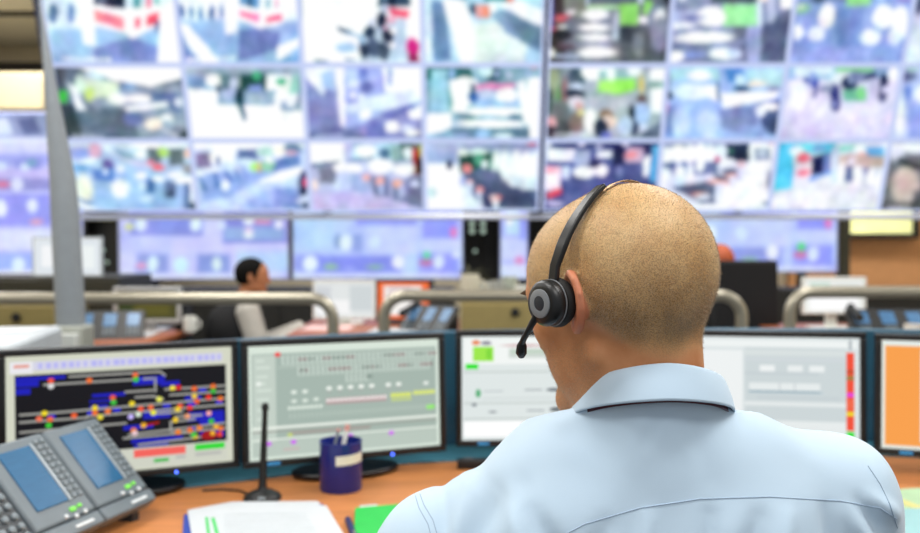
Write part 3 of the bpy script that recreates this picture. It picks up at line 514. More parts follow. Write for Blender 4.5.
bez = mat('monitor_black', '0d0f12', .35, var=.1, bump=.05, bscale=900)
bez2 = mat('monitor_rim', '1c2a34', .35)
MW, MH, BZ = .475, .281, .0145
def monitor(left_px, Y, yaw, label, ops, post=None, right=False, nx=330, ny=190, badge=True, quad=((0, 0), (178, 0), (178, 100), (0, 100)), top=1.03):
    c = at(left_px, 340, Y); s = -1 if right else 1
    cx, cy = c.x+s*MW/2*math.cos(yaw), Y+s*MW/2*math.sin(yaw)
    t = thing('computer_monitor', (cx, cy, DZ+.004), label, 'monitor', 'monitors on the operator desk', rz=yaw)
    zb = top-MH-DZ-.004; tilt = Matrix.Translation((0, 0, zb)) @ Matrix.Rotation(R(-3), 4, 'X')
    m = MB().frame(MW, MH, BZ, -.006, .012, 0, M=tilt)
    m.box((0, .016, MH/2), (MW, .014, MH), M=tilt)
    m.box((0, .034, MH/2), (MW*.8, .03, MH*.75), M=tilt)
    m.build('housing', bez, t, bevel=.003)
    pic = picture('screen_picture', MW-2*BZ, MH-2*BZ, nx, ny, quad, ops, t, scr, y=.002, z0=BZ, post=post)
    pic.matrix_local = tilt
    MB().box((0, .05, zb/2+.08), (.07, .02, zb+.16)).build('stand_neck', bez, t, bevel=.004)
    el = [(.125*math.cos(a), .03+.07*math.sin(a)) for a in [2*math.pi*k/40 for k in range(40)]]
    MB().prism(el, .0, .012).build('stand_base', bez, t, bevel=.004)
    led = mat('power_light', '4a6cff', .3, var=0, emit=4)
    MB().lathe([(.003, 0), (.003, .003), (.0015, .004)], M=tilt @ Matrix.Translation((MW*.5*.43, -.006, .004)) @ Matrix.Rotation(R(90), 4, 'X'), n=12).build('power_light', led, t)
    if badge: MB().box((-MW*.5*.72, -.0068, BZ/2), (.028, .002, .007), M=tilt).build('badge', mat('badge_blue', '2f7fb4', .4, emit=.4), t)
    return t
# --- picture of the track diagram
def tracks():
    s = ['b d3d6c4;soft 1.6;r e9e9ee 3 4.5 20 14;r e49a8c 6 7 17 9.5;r d4d4e8 20 5 170 12;soft 2']
    rnd = random.Random(3)
    for k in range(26): x = 24+k*5.7; s.append('r b4b4f0 %.1f 6.5 %.1f 11'%(x, x+rnd.uniform(2, 4.5)))
    s.append('soft .9;r 0b0c12 6.5 15.5 173 81.5')
    G = 'a2a29c'
    blue = [(7, 17, 47, 20), (7, 20, 26, 31), (118, 23, 138, 28), (24, 39, 24, 39), (78, 31, 100, 41), (78, 41, 92, 46), (110, 27, 132, 36), (150, 38, 172, 46), (135, 44, 160, 49), (100, 51, 130, 61), (140, 52, 172, 61), (118, 60, 126, 70), (94, 67, 140, 72), (98, 74, 128, 79), (152, 64, 171, 73), (60, 36, 98, 39)]
    blue = [(7, 17, 44, 20), (7, 20, 24, 25), (7, 26, 18, 31), (96, 22, 122, 29), (64, 34, 90, 37), (62, 39, 82, 41), (62, 43, 76, 48), (118, 27, 134, 31), (138, 41, 152, 45), (104, 50, 126, 58), (140, 55, 171, 63), (150, 62, 171, 67), (88, 62, 112, 66), (94, 74, 136, 77.5), (96, 81, 128, 81), (150, 72, 171, 78), (96, 78.5, 124, 81)]
    for b in blue: s.append('r 1418b8 %g %g %g %g'%b)
    for x0, y0, x1, y1 in [(47, 18.5, 118, 18.5), (118, 18.5, 122, 22), (28, 24, 112, 24), (114, 24, 114, 35), (90, 34, 112, 34), (98, 39, 112, 39), (112, 39, 120, 42), (122, 34, 172, 34), (126, 39, 172, 39),
        (10, 47, 40, 47), (40, 47, 100, 46), (100, 46, 172, 45), (10, 53, 60, 53), (60, 52, 172, 50.5), (112, 54, 136, 54), (10, 61, 90, 60), (130, 58, 152, 58), (126, 62, 126, 70), (126, 62, 146, 61), (136, 58, 148, 58), (92, 70, 172, 66.5), (128, 71, 172, 71), (88, 72.5, 140, 72), (140, 72, 146, 75), (100, 79, 152, 77)]:
        s.append('l %s %g %g %g %g 1.9'%(G, x0, y0, x1, y1))
    for x0, x1, y in [(30, 36, 50), (60, 66, 49.5), (80, 86, 48.5), (120, 126, 48), (140, 148, 48), (150, 156, 36.6), (100, 104, 24), (164, 170, 48), (110, 116, 56), (140, 146, 69)]: s.append('r 2226d8 %g %g %g %g'%(x0, y-1.4, x1, y+1.4))
    dots = [('f05038', 33, 21), ('dcdcdc', 33, 25.5), ('f07030', 62, 22.5), ('f06030', 98, 20.5), ('3cc838', 98.5, 24), ('f05a38', 80, 38), ('40c040', 80.5, 42), ('f4e040', 128, 33), ('d82020', 133, 33), ('f06830', 146, 35), ('f0702c', 162, 34), ('38b838', 162, 38), ('e8e860', 117, 42), ('f0c838', 146, 41.5), ('f06028', 148, 46), ('ee3020', 158, 43), ('f07828', 168, 45),
        ('f0d828', 28, 47), ('f07050', 24, 51), ('f06838', 32, 52), ('3cc838', 31, 57), ('f0d828', 66, 45.5), ('f07028', 66, 49.5), ('e8d840', 70, 53.5), ('f06030', 50, 50.5), ('f0d828', 95, 44), ('f07838', 76, 49), ('f05030', 102, 49), ('f06838', 110, 48.5), ('e8e840', 112, 53), ('d8e8d8', 100, 53.5), ('c8b8ff', 94, 55), ('f05038', 134, 49), ('f0d030', 132, 51.5), ('f03838', 142, 51), ('f8a8a8', 158, 57),
        ('50c850', 24, 69), ('f09030', 25, 73), ('f0b028', 104, 63), ('f08030', 96, 66.5), ('e8c8d0', 97, 69), ('f0c828', 130, 60.5), ('f0a070', 140, 58), ('3cc038', 160, 64), ('f0b030', 164, 69), ('f08030', 150, 69), ('f08030', 132, 71), ('f07020', 142, 70), ('f0b830', 146, 76), ('48c848', 145, 74.5), ('f07838', 168, 71)]
    s.append('soft 1.4;l b01010 104 63 116 61.5 2;e a01010 158 76 7 4;e f0b830 161 74.5 2.2 2.2;e f04028 167 76 2.4 2.4')
    for c, x, y in dots: s.append('e %s %g %g 2.5 2.3'%(c, x, y))
    s.append('soft 1;r cfd2c4 6.5 82 173 98;r f4645c 96 83 138 89.5;r 34d838 146 83 171 88;r 50b858 112 92 124 95;r b8b8b4 130 91 138 93.5;r b8bab4 146 90 168 93')
    return '\n'.join(s)
monitor(239, 1.975, R(24), 'leftmost monitor, black track diagram with blue blocks and coloured dots', tracks(), right=True, badge=False)
def relay():
    s = ['b d9e6da;soft 1.4;r a5b6ad 3 7 175 97;r c3d0c6 4 8 24 97']
    for y in (9, 19): s.append('r b9c7bd 26 %g 172 %g'%(y, y+1))
    rnd = random.Random(5)
    for row, (a, b, y, h) in enumerate([(30, 172, 10, 7), (44, 168, 20, 7), (88, 110, 29, 6)]):
        x = a
        while x < b:
            s.append('r dfeae1 %.1f %g %.1f %g'%(x, y, x+1.1, y+h))
            if rnd.random() < .16: s.append('r 8c6f70 %.1f %g %.1f %g'%(x+1.5, y+h*.3, x+9, y+h*.6))
            if rnd.random() < .2: s.append('r 74847c %.1f %g %.1f %g'%(x+1.5, y+h*.3, x+7, y+h*.6))
            x += 4.4
        s.append('r c4d2c8 %g %g %g %g'%(a, y+h, b, y+h+.8))
    for x in (40, 50): s.append('e e6efe6 %g 42 2.6 1.7;e e0eae0 %g 50 2.6 1.5'%(x, x))
    s.append('e e0eae0 60 49.5 2.6 1.5')
    for x in (72, 82, 92, 102, 112, 128, 138): s.append('e f2f7f0 %g 40.5 2.6 1.8;r a8aaa6 %g 43 %g 44.4'%(x, x-2, x+2))
    for k in range(8): s.append('e dfeadf %g 56 1.8 1.6'%(36+k*4))
    s.append('r b59c9c 69 49.5 126 55')
    for k in range(14): s.append('e f6f0ee %g 51.3 1.7 1.5'%(71+k*4.1))
    for k in range(5): s.append('e dce86c %g 50.5 2 2.2;r c8d878 %g 53.5 %g 56'%(132+k*4, 131+k*4, 134+k*4))
    for k in range(6): s.append('e dce878 %g 49.5 1.9 2'%(154+k*3.6))
    s.append('e ecf2ec 165 41 2.6 1.6;e 8cf060 169 63.5 4.4 2.2;e f04848 26 8 2.6 2')
    for k in range(34): s.append('r c0cec4 %g 61 %g 65'%(36+k*4, 37+k*4))
    for k, y in enumerate((12, 18, 26, 32, 38, 46, 55, 63)): s.append('r d6e2d8 7 %g %g %g'%(y, 14+(k*5) % 7, y+2))
    s.append('e eef4ee 9 33 2.4 2;r e9efe6 3 71 175 73.5;r a48c88 36 77.5 110 79;r dfe8de 3 81.5 175 83.5;r 9a9890 3 75 175 76;r bac8be 3 84 175 97')
    for x, y in ((17, 86), (39, 86), (78, 85), (91, 84.5), (130, 85)): s.append('e d070f0 %g %g 2.6 2'%(x, y))
    s.append('e c8d878 36 79.5 2.4 1.6;r c8b8b4 30 91 44 93')
    return '\n'.join(s)
monitor(242, 1.955, R(21.5), 'second monitor from the left, grey-green control panel picture behind the blue cup', relay())
rep = '''b dfe7e6;soft 2;r f2f6f4 2 2 176 27;r cfd8d2 46 12 176 21;r c2d4c4 48 13 90 17;soft 1.2;e e88a5c 14 6 4 2.4;e 8c8c98 24 6.5 5 2;r 9ce84a 11 10 31 24;r 7fd83c 24 12 29 22;r 28e428 4 26.5 16 31.5;r b8c2be 2 34 176 35;r b8c2be 2 64 176 65;r b8c2be 2 79 176 80;e 5cb07c 16 55 2.6 4;e 808890 12 66 2.4 1.6
l b4bcc0 22 53 40 53 1;l a4acb0 62 52 78 52 1.4;e 606870 90 52 7 1.6;e 50585c 112 48 9 3;e 787f86 118 52 6 2;l a8b0b4 64 72 80 72 1.6;e 50585c 92 71 6 2;e 484f54 112 73 8 2.6;e 9aa2a6 30 73 4 1.2;l c8d0d0 20 60 130 60 .8;e d6b8b8 60 9 20 1.4;r ffffff 2 82 176 97
l b4bcc0 130 50 170 50 1;e 60686e 146 49 8 2.2;e 586068 150 72 8 2.2'''
monitor(456, 2.17, R(3), 'middle monitor with a white page and small green blocks, partly behind the face', rep)
lst = '''b dbe3e4;soft 2;r eef3f2 2 3 176 10;r eef2f2 22 13 70 92;r ccd6d8 72 10 166 96;r d8e0e0 72 12 166 18;r c4ced2 72 34 140 36;r c4ced2 84 57 160 59;r e4eaea 72 62 166 66;r c2d0d6 76 52 145 54;r e6ecec 72 80 166 94;r d0d8dc 72 20 166 23;soft 1.4;r eef2f2 86 27 100 33;r e9eeee 112 27 126 33;r ebf0f0 132 27 146 33;r e6ecec 76 44 142 51
r 8ea8b4 76 51.5 142 53;r c0c8cc 104 44 105 51;r c0c8cc 118 44 119 51;r b4bcc0 168 2 171 12;soft .9;r f05038 166 14 173 88;r c85030 166 30 173 34;r 9a8040 166 36 173 40;r e848d8 166 52 173 56;r f0d828 166 70 173 74;r f06848 166 58 173 68;r 30e030 166 89 173 95'''
monitor(868, 2.13, R(-8), 'monitor right of the neck, pale grey list with a red bar down its side', lst, right=True, badge=False)
orn = '''b e8eee6;soft 1.6;r f8a04c 3 5 178 97;r e4ece8 3 0 178 4;r f6f6f4 33 8 178 93;r 3c4046 42 17 178 82;r a8acb0 46 22 90 26;r e0e0e2 48 20 80 24;r f06848 45 32 120 43;r f4704c 45 48 130 53;r 5a5e62 42 54 178 56;r 8c8e90 50 60 90 66;e dcdcde 62 62 12 3;r d89048 48 72 60 76;r 6a5c54 60 70 100 80;r 24282c 46 44 178 47;r b8bcc0 100 20 178 30;r a04838 130 34 178 52'''
monitor(876, 2.10, R(-18), 'rightmost monitor with an orange page, cut by the right edge', orn)

# ================================================================== things on the desk
def flat(name, px, z, th, m, label, cat, group=None, xy=None, bevel=0):
    pts = xy or [onz(a, b, z) for a, b in px]
    cx = sum(p[0] for p in pts)/len(pts); cy = sum(p[1] for p in pts)/len(pts)
    o = MB().prism([(p[0]-cx, p[1]-cy) for p in pts], 0, th).build(name, m, loc=(cx, cy, z), bevel=bevel)
    return tag(o, label, cat, group)
paper = mat('paper', 'c8ced3', .7, var=.02)
bluef = mat('blue_card', '2748a8', .5); greenf = mat('green_card', '23bd4c', .45, var=.04)
flat('folder', [(184, 516), (226, 506), (322, 505), (356, 560), (180, 570)], DZ, .003, bluef, 'blue folder under the white papers, only its rim showing', 'folder')
doc = flat('document', [(187.5, 512), (232, 503.5), (318, 503), (345, 548), (196, 562)], DZ+.0035, .004, paper, 'stack of white papers with a green line on the left, in front of the microphone', 'document')
def lying(px, z, th, m, name, parent):
    pts = [onz(a, b, z) for a, b in px]; l = parent.location
    return MB().prism([(p.x-l.x, p.y-l.y) for p in pts], z-l.z, z-l.z+th).build(name, m, parent)
grn = mat('green_print', '4cc46a', .7); gtx = mat('grey_print', 'b9c2c8', .7)
zt = DZ+.0077
lying([(205, 517.5), (208, 517), (214, 560), (210, 560)], zt, .0004, grn, 'green_line', doc)
lying([(211, 518), (214.5, 517.5), (221, 540), (217, 540)], zt, .0004, grn, 'green_line', doc)
for k in range(6):
    y = 514+k*3.6; lying([(224, y), (306+k*2, y-1), (306+k*2, y-.2), (224, y+.8)], zt, .0003, gtx, 'text_line', doc)
sh = flat('paper_sheet', [(290, 505), (326.5, 507.5), (352, 550), (320, 556)], DZ+.0034-.0002, .0035, paper, 'loose white sheet with a green side line, jutting out right under the stack', 'paper')
lying([(319, 511), (321, 511), (338, 540), (335.5, 541)], DZ+.0069, .0004, grn, 'green_line', sh)
flat('document', [(359.5, 507), (377, 505.5), (384, 530), (366, 532)], DZ, .003, paper, 'white paper corner peeking from under the green folder', 'document')
flat('folder', [(355, 510), (400, 506), (455, 504), (470, 580), (352, 580)], DZ+.0035, .005, greenf, 'bright green folder beside the operator\'s left arm', 'folder', bevel=.001)
navy = mat('navy_plastic', '1c2560', .35)
a_, b_ = onz(347, 521, DZ), onz(362, 560, DZ); d_ = (b_-a_)
pen = thing('pen', (a_.x, a_.y, DZ), 'dark blue pen lying between the white papers and the green folder', 'pen', rz=math.atan2(d_.y, d_.x))
MB().tube([(0, 0, .0065), (.012, 0, .0065), (.095, 0, .0065), (.1, 0, .0065)], [.002, .0062, .0062, .005], n=14).build('barrel', navy, pen)
MB().tube([(.1, 0, .0065), (.135, 0, .0065), (.14, 0, .0065)], [.0064, .0064, .003], n=14).build('pen_cap', navy, pen)
MB().box((.118, 0, .0135), (.035, .003, .0015)).build('clip', steel, pen)
# map sheets on the right
shr = flat('paper_sheet', [(884, 491), (945, 487), (1010, 560), (890, 600)], DZ, .002, mat('map_paper', 'a6c8a2', .6, var=.12, scale=14), 'pale green and yellow printed sheet at the right edge, beside the operator\'s right shoulder', 'paper')
shb = flat('paper_sheet', [(893, 510), (925, 509), (990, 580), (900, 620)], DZ+.0025, .002, mat('map_paper_blue', '8dbcc0', .6, var=.06, scale=14), 'pale turquoise sheet lying on the green and yellow sheet', 'paper')
lying([(892, 500), (905, 506), (922, 511), (922, 506), (900, 498)], DZ+.0022, .0003, mat('map_yellow', 'c8c884', .7), 'yellow_patch', shr)
# black device
p = onz(473, 468, DZ)
t = thing('radio_handset', (p.x, p.y, DZ), 'small black device on the desk right under the middle monitor, half behind the shoulder', 'handset')
MB().box((0, 0, .011), (.075, .03, .022)).build('body', black, t, bevel=.004)
MB().box((-.012, -.003, .0235), (.02, .012, .003)).build('button', mat('grey_button', '55585c', .5), t, bevel=.001)
MB().tube([(.036, .008, .015), (.06, .008, .015)], .004, n=10).build('aerial', black, t)
# pen cup
p = onz(341, 489, DZ)
cup = thing('pen_cup', (p.x, p.y, DZ), 'dark blue pen cup with a blank white strip, on the wooden desk', 'pen cup')
blu = mat('blue_plastic', '16247c', .28, var=.05)
RC, HC = .0455, .107
MB().lathe([(RC*.96, 0), (RC, .004), (RC*1.0, HC*.95), (RC*1.02, HC-.002), (RC*1.01, HC), (RC*.96, HC), (RC*.93, HC-.004), (RC*.92, .006)], n=48).build('body', blu, cup, smooth=50)
m = MB(); vs, fs = [], []; n_ = 16
for k in range(n_+1):
    a = R(-96)+R(84)*k/n_; sl = .004*k/n_
    for rr, zz in ((RC*1.003, .061+sl), (RC*1.003, .081+sl), (RC*1.03, .081+sl), (RC*1.03, .061+sl)): vs.append((rr*math.cos(a), rr*math.sin(a), zz))
for k in range(n_):
    for j in range(4): a, b = k*4+j, k*4+(j+1) % 4; fs.append((a, b, b+4, a+4))
fs += [(0, 1, 2, 3), (n_*4+3, n_*4+2, n_*4+1, n_*4)]
m.add(vs, fs).build('label_strip', mat('label_cream', 'e4e4d4', .6), cup)
pink = mat('eraser_pink', 'e0a09a', .6)
t = thing('marker', (p.x, p.y, DZ+.008), 'white marker with a pinkish end standing in the blue cup', 'marker')
MB().tube([(-.012, -.01, 0), (.012, .006, .118)], .0055, n=14).build('barrel', white_p, t); MB().tube([(.0121, .0061, .1185), (.0145, .0077, .131)], [.0056, .005], n=14).build('end_cap', pink, t)
t = thing('pencil', (p.x, p.y, DZ+.008), 'thin grey pencil leaning left of the white marker in the blue cup', 'pencil')
MB().tube([(-.034, .012, 0), (-.008, .016, .114)], .0038, n=6).build('shaft', grey_p, t); MB().tube([(-.008, .016, .1145), (-.0065, .0162, .12)], .0037, n=8).build('eraser', pink, t)
# desk microphone
p = onz(262.5, 499, DZ)
mic = thing('desk_microphone', (p.x, p.y, DZ), 'black desk microphone with a straight stem on a round base', 'microphone')
MB().lathe([(.0385, 0), (.0395, .004), (.036, .010), (.025, .016), (.012, .020), (.009, .026)], n=48).build('base', black, mic)
top = at(266, 405, p.y).z-DZ
MB().tube([(0, 0, .02), (.003, 0, top*.5), (.0065, 0, top-.012)], [.0085, .007, .0055], n=16).build('stem', black, mic)
MB().tube([(.0065, 0, top-.012), (.0068, 0, top-.002), (.007, 0, top+.004)], [.007, .008, .005], n=16).build('microphone_head', black, mic)
MB().box((.006, -.034, .011), (.014, .010, .004)).build('button', grey_p, mic, bevel=.001)
cab = MB().tube([(p.x-.03, p.y+.02, DZ+.004), (p.x-.06, p.y+.05, DZ+.004), (p.x-.10, p.y+.06, DZ+.004), (p.x-.14, p.y+.05, DZ+.004)], .0022, n=8).build('cable', black)
tag(cab, 'thin black cable on the desk behind the microphone', 'cable')

# telephone with two key modules, slanted
u_ = Vector((.29, .957, 0)).normalized(); up_ = Vector((-.649, .194, .733)); up_ = (up_-u_*up_.dot(u_)).normalized(); n__ = u_.cross(up_)
BRp = onz(157.5, 498, .745)
ph = bpy.data.objects.new('desk_telephone', None); COL.objects.link(ph)
tag(ph, 'dark grey desk telephone with two tilted screen modules, lower left corner', 'telephone')
Mx = Matrix((u_, up_, n__)).transposed().to_4x4(); Mx.translation = BRp
ph.matrix_world = Mx
gm = mat('phone_grey', '6c7880', .42, var=.05); gd = mat('phone_dark', '2e363d', .4); lcd = mat('phone_lcd', '23618c', .25, var=.16, scale=26, stretch=(1, 30, 1), emit=.08)
gm2 = mat('phone_key', '7c888f', .4); led_g = mat('green_light', '6ec848', .4, emit=.6); keyw = mat('key_white', 'dfe6ea', .4)
def module(x1, w):
    m = MB().box((x1-w/2, .118, -.014), (w-.002, .178, .028)).build('module', gm, ph, bevel=.005)
    MB().box((x1-w/2, .0135, -.014), (w-.002, .027, .030)).build('module_foot', gm, ph, bevel=.004)
    MB().box((x1-w*.56, .125, .0002), (w*.5, .124, .004)).build('display', lcd, ph, bevel=.001)
    MB().box((x1-w*.285, .125, .001), (.006, .128, .005)).build('strip', mat('silver_line', 'a8b2b8', .3, metal=.3), ph, bevel=.001)
    for c in range(2):
        for r_ in range(10):
            MB().box((x1-w*.17+c*.015-.004, .068+r_*.0135, .0015), (.0105, .0085, .005)).build('key', gm2, ph, bevel=.001)
    MB().box((x1-w*.34, .045, .001), (.014, .0085, .005)).build('lit_key', led_g, ph, bevel=.002)
    MB().box((x1-w*.22, .047, .001), (.010, .0065, .005)).build('lit_key', led_g, ph, bevel=.002)
    for dx, dy in ((-.5, .040), (-.36, .034), (-.2, .036)): MB().lathe([(.004, 0), (.004, .003), (.002, .004)], c=(x1+w*dx, dy-.004, 0), n=12).build('key', keyw, ph)
    MB().box((x1-w*.32, .012, .0015), (w*.3, .005, .002)).build('name_strip', keyw, ph)
module(0, .148); module(-.150, .148)
MB().box((-.300-.11, .105, -.016), (.218, .205, .032)).build('body', gd, ph, bevel=.006)
for c in range(4):
    for r_ in range(5):
        MB().lathe([(.0065, 0), (.0065, .004), (.004, .006)], c=(-.316-c*.02, .03+r_*.02, .0), n=14).build('key', gm2, ph)
MB().box((-.365, .165, .0005), (.1, .05, .004)).build('display', lcd, ph, bevel=.001)
hs = MB().tube([(-.47, .02, .03), (-.47, .03, .04), (-.47, .1, .046), (-.47, .17, .04), (-.47, .18, .03)], [.02, .02, .013, .02, .02], n=18).box((-.47, .02, .008), (.04, .03, .016)).box((-.47, .18, .008), (.04, .03, .016)).build('handset', gd, ph, bevel=.004)
# wedge foot down to the desk: prop plates behind
ft = MB()
inv = Mx.inverted()
for xx in (-.03, -.2, -.45):
    a = Mx @ Vector((xx, .0, -.028)); b = Mx @ Vector((xx, .15, -.028)); f0 = Vector((a.x, a.y, DZ)); f1 = Vector((b.x, b.y, DZ))
    q = [inv @ v for v in (a, b, f1, f0)]; q2 = [v+Vector((-.02, 0, 0)) for v in q]
    MB().add(q+q2, [(0, 1, 2, 3), (7, 6, 5, 4), (0, 4, 5, 1), (1, 5, 6, 2), (2, 6, 7, 3), (3, 7, 4, 0)]).build('prop', gd, ph)
# ================================================================== between desk and video wall
# printer at the left behind the first monitor
pw = mat('printer_grey', 'a3abb1', .5); pl = mat('printer_light', 'bcc4c9', .5)
pr = thing('office_printer', (-1.60, 2.60, 0), 'light grey floor-standing office printer behind the leftmost monitor', 'printer', rz=R(11))
MB().box((0, 0, .44), (.72, .62, .88)).build('body', pw, pr, bevel=.012)
MB().box((0, .02, .925), (.70, .58, .085)).build('lid', pl, pr, bevel=.015)
for k in range(3): MB().box((0, -.315, .2+k*.2), (.64, .02, .17)).build('paper_drawer', pl, pr, bevel=.006)
MB().box((.2, -.305, .93), (.22, .04, .05)).build('control_panel', gd, pr, bevel=.004)
tag(MB().box((0, 0, .001), (.3, .21, .003)).build('paper_sheet', paper, loc=(-1.50, 2.46, .9685), rot=(0, 0, .35)), 'white sheet on top of the printer, nearer the left edge', 'paper', 'sheets on the printer')
tag(MB().box((0, 0, .001), (.3, .21, .003)).build('paper_sheet', paper, loc=(-1.46, 2.78, .9685), rot=(0, 0, .12)), 'white sheet on top of the printer, nearer the grey post', 'paper', 'sheets on the printer')
# grey post, tapering, leaning a little
ps = thing('support_post', (at(71, 330, 3.5).x, 3.5, 0), 'grey tapering support post standing left of the handrail gate', 'post')
pm = mat('post_grey', '8d949a', .5, var=.04)
Yp = 3.5; lx = ps.location.x
seq = []
for y, a, b in ((400, 57, 88), (320, 56.5, 85), (213, 51, 79), (180, 50, 75.5), (99, 45, 59), (30, 41, 46), (0, 38.5, 40.5)):
    A, B = at(a, y, Yp), at(b, y, Yp); seq.append((A.x-lx, B.x-lx, A.z))
seq[0] = (seq[0][0], seq[0][1], 0.0)
vs, fs = [], []
for a, b, z in seq:
    c_, r_ = (a+b)/2, (b-a)/2
    for k in range(20): an = 2*math.pi*k/20; vs.append((c_+r_*math.cos(an), r_*.8*math.sin(an), z))
for i in range(len(seq)-1):
    for k in range(20): a, b = i*20+k, i*20+(k+1) % 20; fs.append((a, b, b+20, a+20))
fs.append(tuple(range(20))[::-1]); fs.append(tuple(range((len(seq)-1)*20, len(seq)*20)))
MB().add(vs, fs).build('shaft', pm, ps)
zc = at(0, 325, Yp).z
MB().box((.0, 0, zc/2-.0), (.135, .13, zc)).build('plinth', mat('plinth_grey', '9da198', .5), ps, bevel=.012)
q = at(67.5, 345, 3.42)
jb = MB().box((q.x-lx, -.085, q.z-.03), (.085, .04, .15)).build('junction_box', mat('box_white', 'c4c8c4', .5), ps, bevel=.006); jb['label'] = 'white box on the plinth'

# handrails
def rail(xa, xb, z, Y, label, mid=()):
    t = thing('handrail', ((xa+xb)/2, Y, 0), label, 'handrail', 'steel handrails in front of the second desk row')
    cx = (xa+xb)/2; r = .095; P = [(xa-cx, 0, 0), (xa-cx, 0, z-r)]
    for k in range(1, 9): a = R(90)*k/8; P.append((xa-cx+r-r*math.cos(a), 0, z-r+r*math.sin(a)))
    for k in range(0, 9): a = R(90)*(1-k/8); P.append((xb-cx-r+r*math.cos(a), 0, z-r+r*math.sin(a)))
    P.append((xb-cx, 0, 0))
    MB().tube(P, .026, n=20).build('rail', steel, t)
    for m_ in mid: MB().tube([(m_-cx, 0, 0), (m_-cx, 0, z-.02)], .02).build('post', steel, t)
    for x in (xa, xb): MB().lathe([(.05, 0), (.05, .008), (.03, .012)], c=(x-cx, 0, 0), n=24).build('foot_plate', steel, t)
YR = 3.9
rail(-2.75, at(333, 300, YR).x, at(0, 298.5, YR).z, YR, 'long steel handrail at the left, in front of the man in the black vest', mid=())
rail(at(384, 300, YR).x, at(742, 300, YR).x, at(0, 295.5, YR).z, YR, 'middle steel handrail running behind the operator\'s head', mid=())
rail(at(790, 300, YR).x, 3.3, at(0, 292, YR).z, YR, 'right steel handrail running out of the right edge')

# second row desks
dwood = mat('red_wood', 'a05a34', .4, var=.12, scale=5, stretch=(1, 10, 10))
def console(x0, x1, y0, y1, label):
    t = thing('console_desk', ((x0+x1)/2, (y0+y1)/2, 0), label, 'desk', 'desks of the second row')
    w, d = x1-x0, y1-y0
    MB().box((0, 0, .735), (w, d, .03)).build('worktop', dwood, t, bevel=.005)
    MB().box((0, -d/2+.04, .36), (w-.1, .02, .70)).build('front_panel', black, t)
    for sx in (-1, 1): MB().box((sx*(w/2-.04), .02, .36), (.04, d-.1, .72)).build('side_panel', black, t, bevel=.003)
    return t
console(-2.9, -1.52, 4.35, 5.15, 'reddish wooden desk behind the left handrail, under the black phone console')
console(-.92, .0, 4.75, 5.75, 'reddish wooden desk right of the man in the black vest')
console(1.75, 3.6, 4.4, 5.4, 'wooden desk behind the right handrail')

def small_screen(px0, py0, px1, py1, Y, name, ops, label, framem, quad=None, yaw=0, base=.75, nx=60, ny=40, group=None, bw=.012):
    a, b = at(px0, py1, Y), at(px1, py0, Y); w, h = b.x-a.x, b.z-a.z
    t = thing(name, ((a.x+b.x)/2, Y, base), label, 'monitor', group, rz=yaw); z0 = a.z-base
    MB().frame(w, h, bw, -.01, .01, z0).box((0, .016, z0+h/2), (w, .014, h)).build('housing', framem, t, bevel=.003)
    picture('screen_picture', w-2*bw, h-2*bw, nx, ny, quad or [(px0, py0), (px1, py0), (px1, py1), (px0, py1)], ops, t, scr, y=.001, z0=z0+bw)
    MB().box((0, .04, (z0+h*.5)/2), (.06, .02, z0+h*.5)).build('stand_neck', framem, t)
    MB().box((0, .04, .006), (.22, .16, .012)).build('stand_base', framem, t, bevel=.003)
    return t
small_screen(313, 280, 376, 319, 5.35, 'computer_monitor', 'b e2e6e6;soft 3;r d0d4d8 313 285 330 300;r f6f6f6 318 300 352 316;r cfd6d8 350 284 374 312;e fff 322 310 8 6', 'white lit monitor behind the bend of the left handrail', white_p, group='monitors of the second row')
small_screen(376, 280, 431, 321, 5.35, 'computer_monitor', 'b f0703c;soft 2.5;r f2e6e2 382 284 423 317;r d8c8cc 388 286 412 291;r f8f4f0 386 298 412 316', 'orange bordered monitor behind the middle handrail', black, group='monitors of the second row')
small_screen(802, 277, 866, 314, 5.0, 'computer_monitor', 'b f0f2ee;soft 3;r c8e0d4 808 281 830 290;r dfe6e2 834 282 860 290;r ffffff 808 296 860 312', 'white lit monitor behind the right handrail', white_p, group='monitors of the second row')
small_screen(114, 287, 181, 323, 4.95, 'computer_monitor', 'b 4c4a24;soft 3;r 1c1c14 120 290 176 297;r 5c5824 130 300 172 318;e 34401c 124 306 8 8', 'silver framed dark monitor behind the left handrail, left of the seated man', mat('silver_frame', 'c4c6c6', .35, metal=.3), bw=.022, group='monitors of the second row')
small_screen(33, 237, 102, 276, 6.6, 'computer_monitor', 'b e6ebf0;soft 2;r dce4ea 36 240 99 273;r f4f6f8 40 244 60 268;r eef4f4 80 244 96 270', 'pale monitor half hidden behind the grey post, before the tall display', mat('pale_frame', 'b9c2c6', .4), base=.75, group='monitors of the second row')
# low desk beneath the pale monitor, cabinets
olive = mat('olive_beige', '8f8250', .5, var=.05); ktch = mat('cabinet_beige', '9b8c58', .5)
def cabinet(name, px0, px1, pytop, Y, d, m, label, knob=None, doors=1, top=None):
    a, b = at(px0, pytop, Y), at(px1, pytop, Y); w = b.x-a.x; h = a.z
    t = thing(name, ((a.x+b.x)/2, Y+d/2, 0), label, 'cabinet')
    MB().box((0, .01, h/2), (w, d-.02, h)).build('body', m, t, bevel=.006)
    for k in range(doors):
        dw = w/doors; x = -w/2+dw*(k+.5)
        dr = MB().box((x, -d/2-.001, h/2), (dw-.012, .02, h-.04)).build('door', m, t, bevel=.004)
        if knob:
            kx, kz = knob; q = at(kx, kz, Y)
            MB().lathe([(.012, 0), (.014, .006), (.03, .014), (.028, .022), (.01, .026)], M=Matrix.Translation((q.x-t.location.x if doors == 1 else x+dw*.3, -d/2-.012, q.z)) @ Matrix.Rotation(R(90), 4, 'X'), n=20).build('knob', black, dr)
    return t
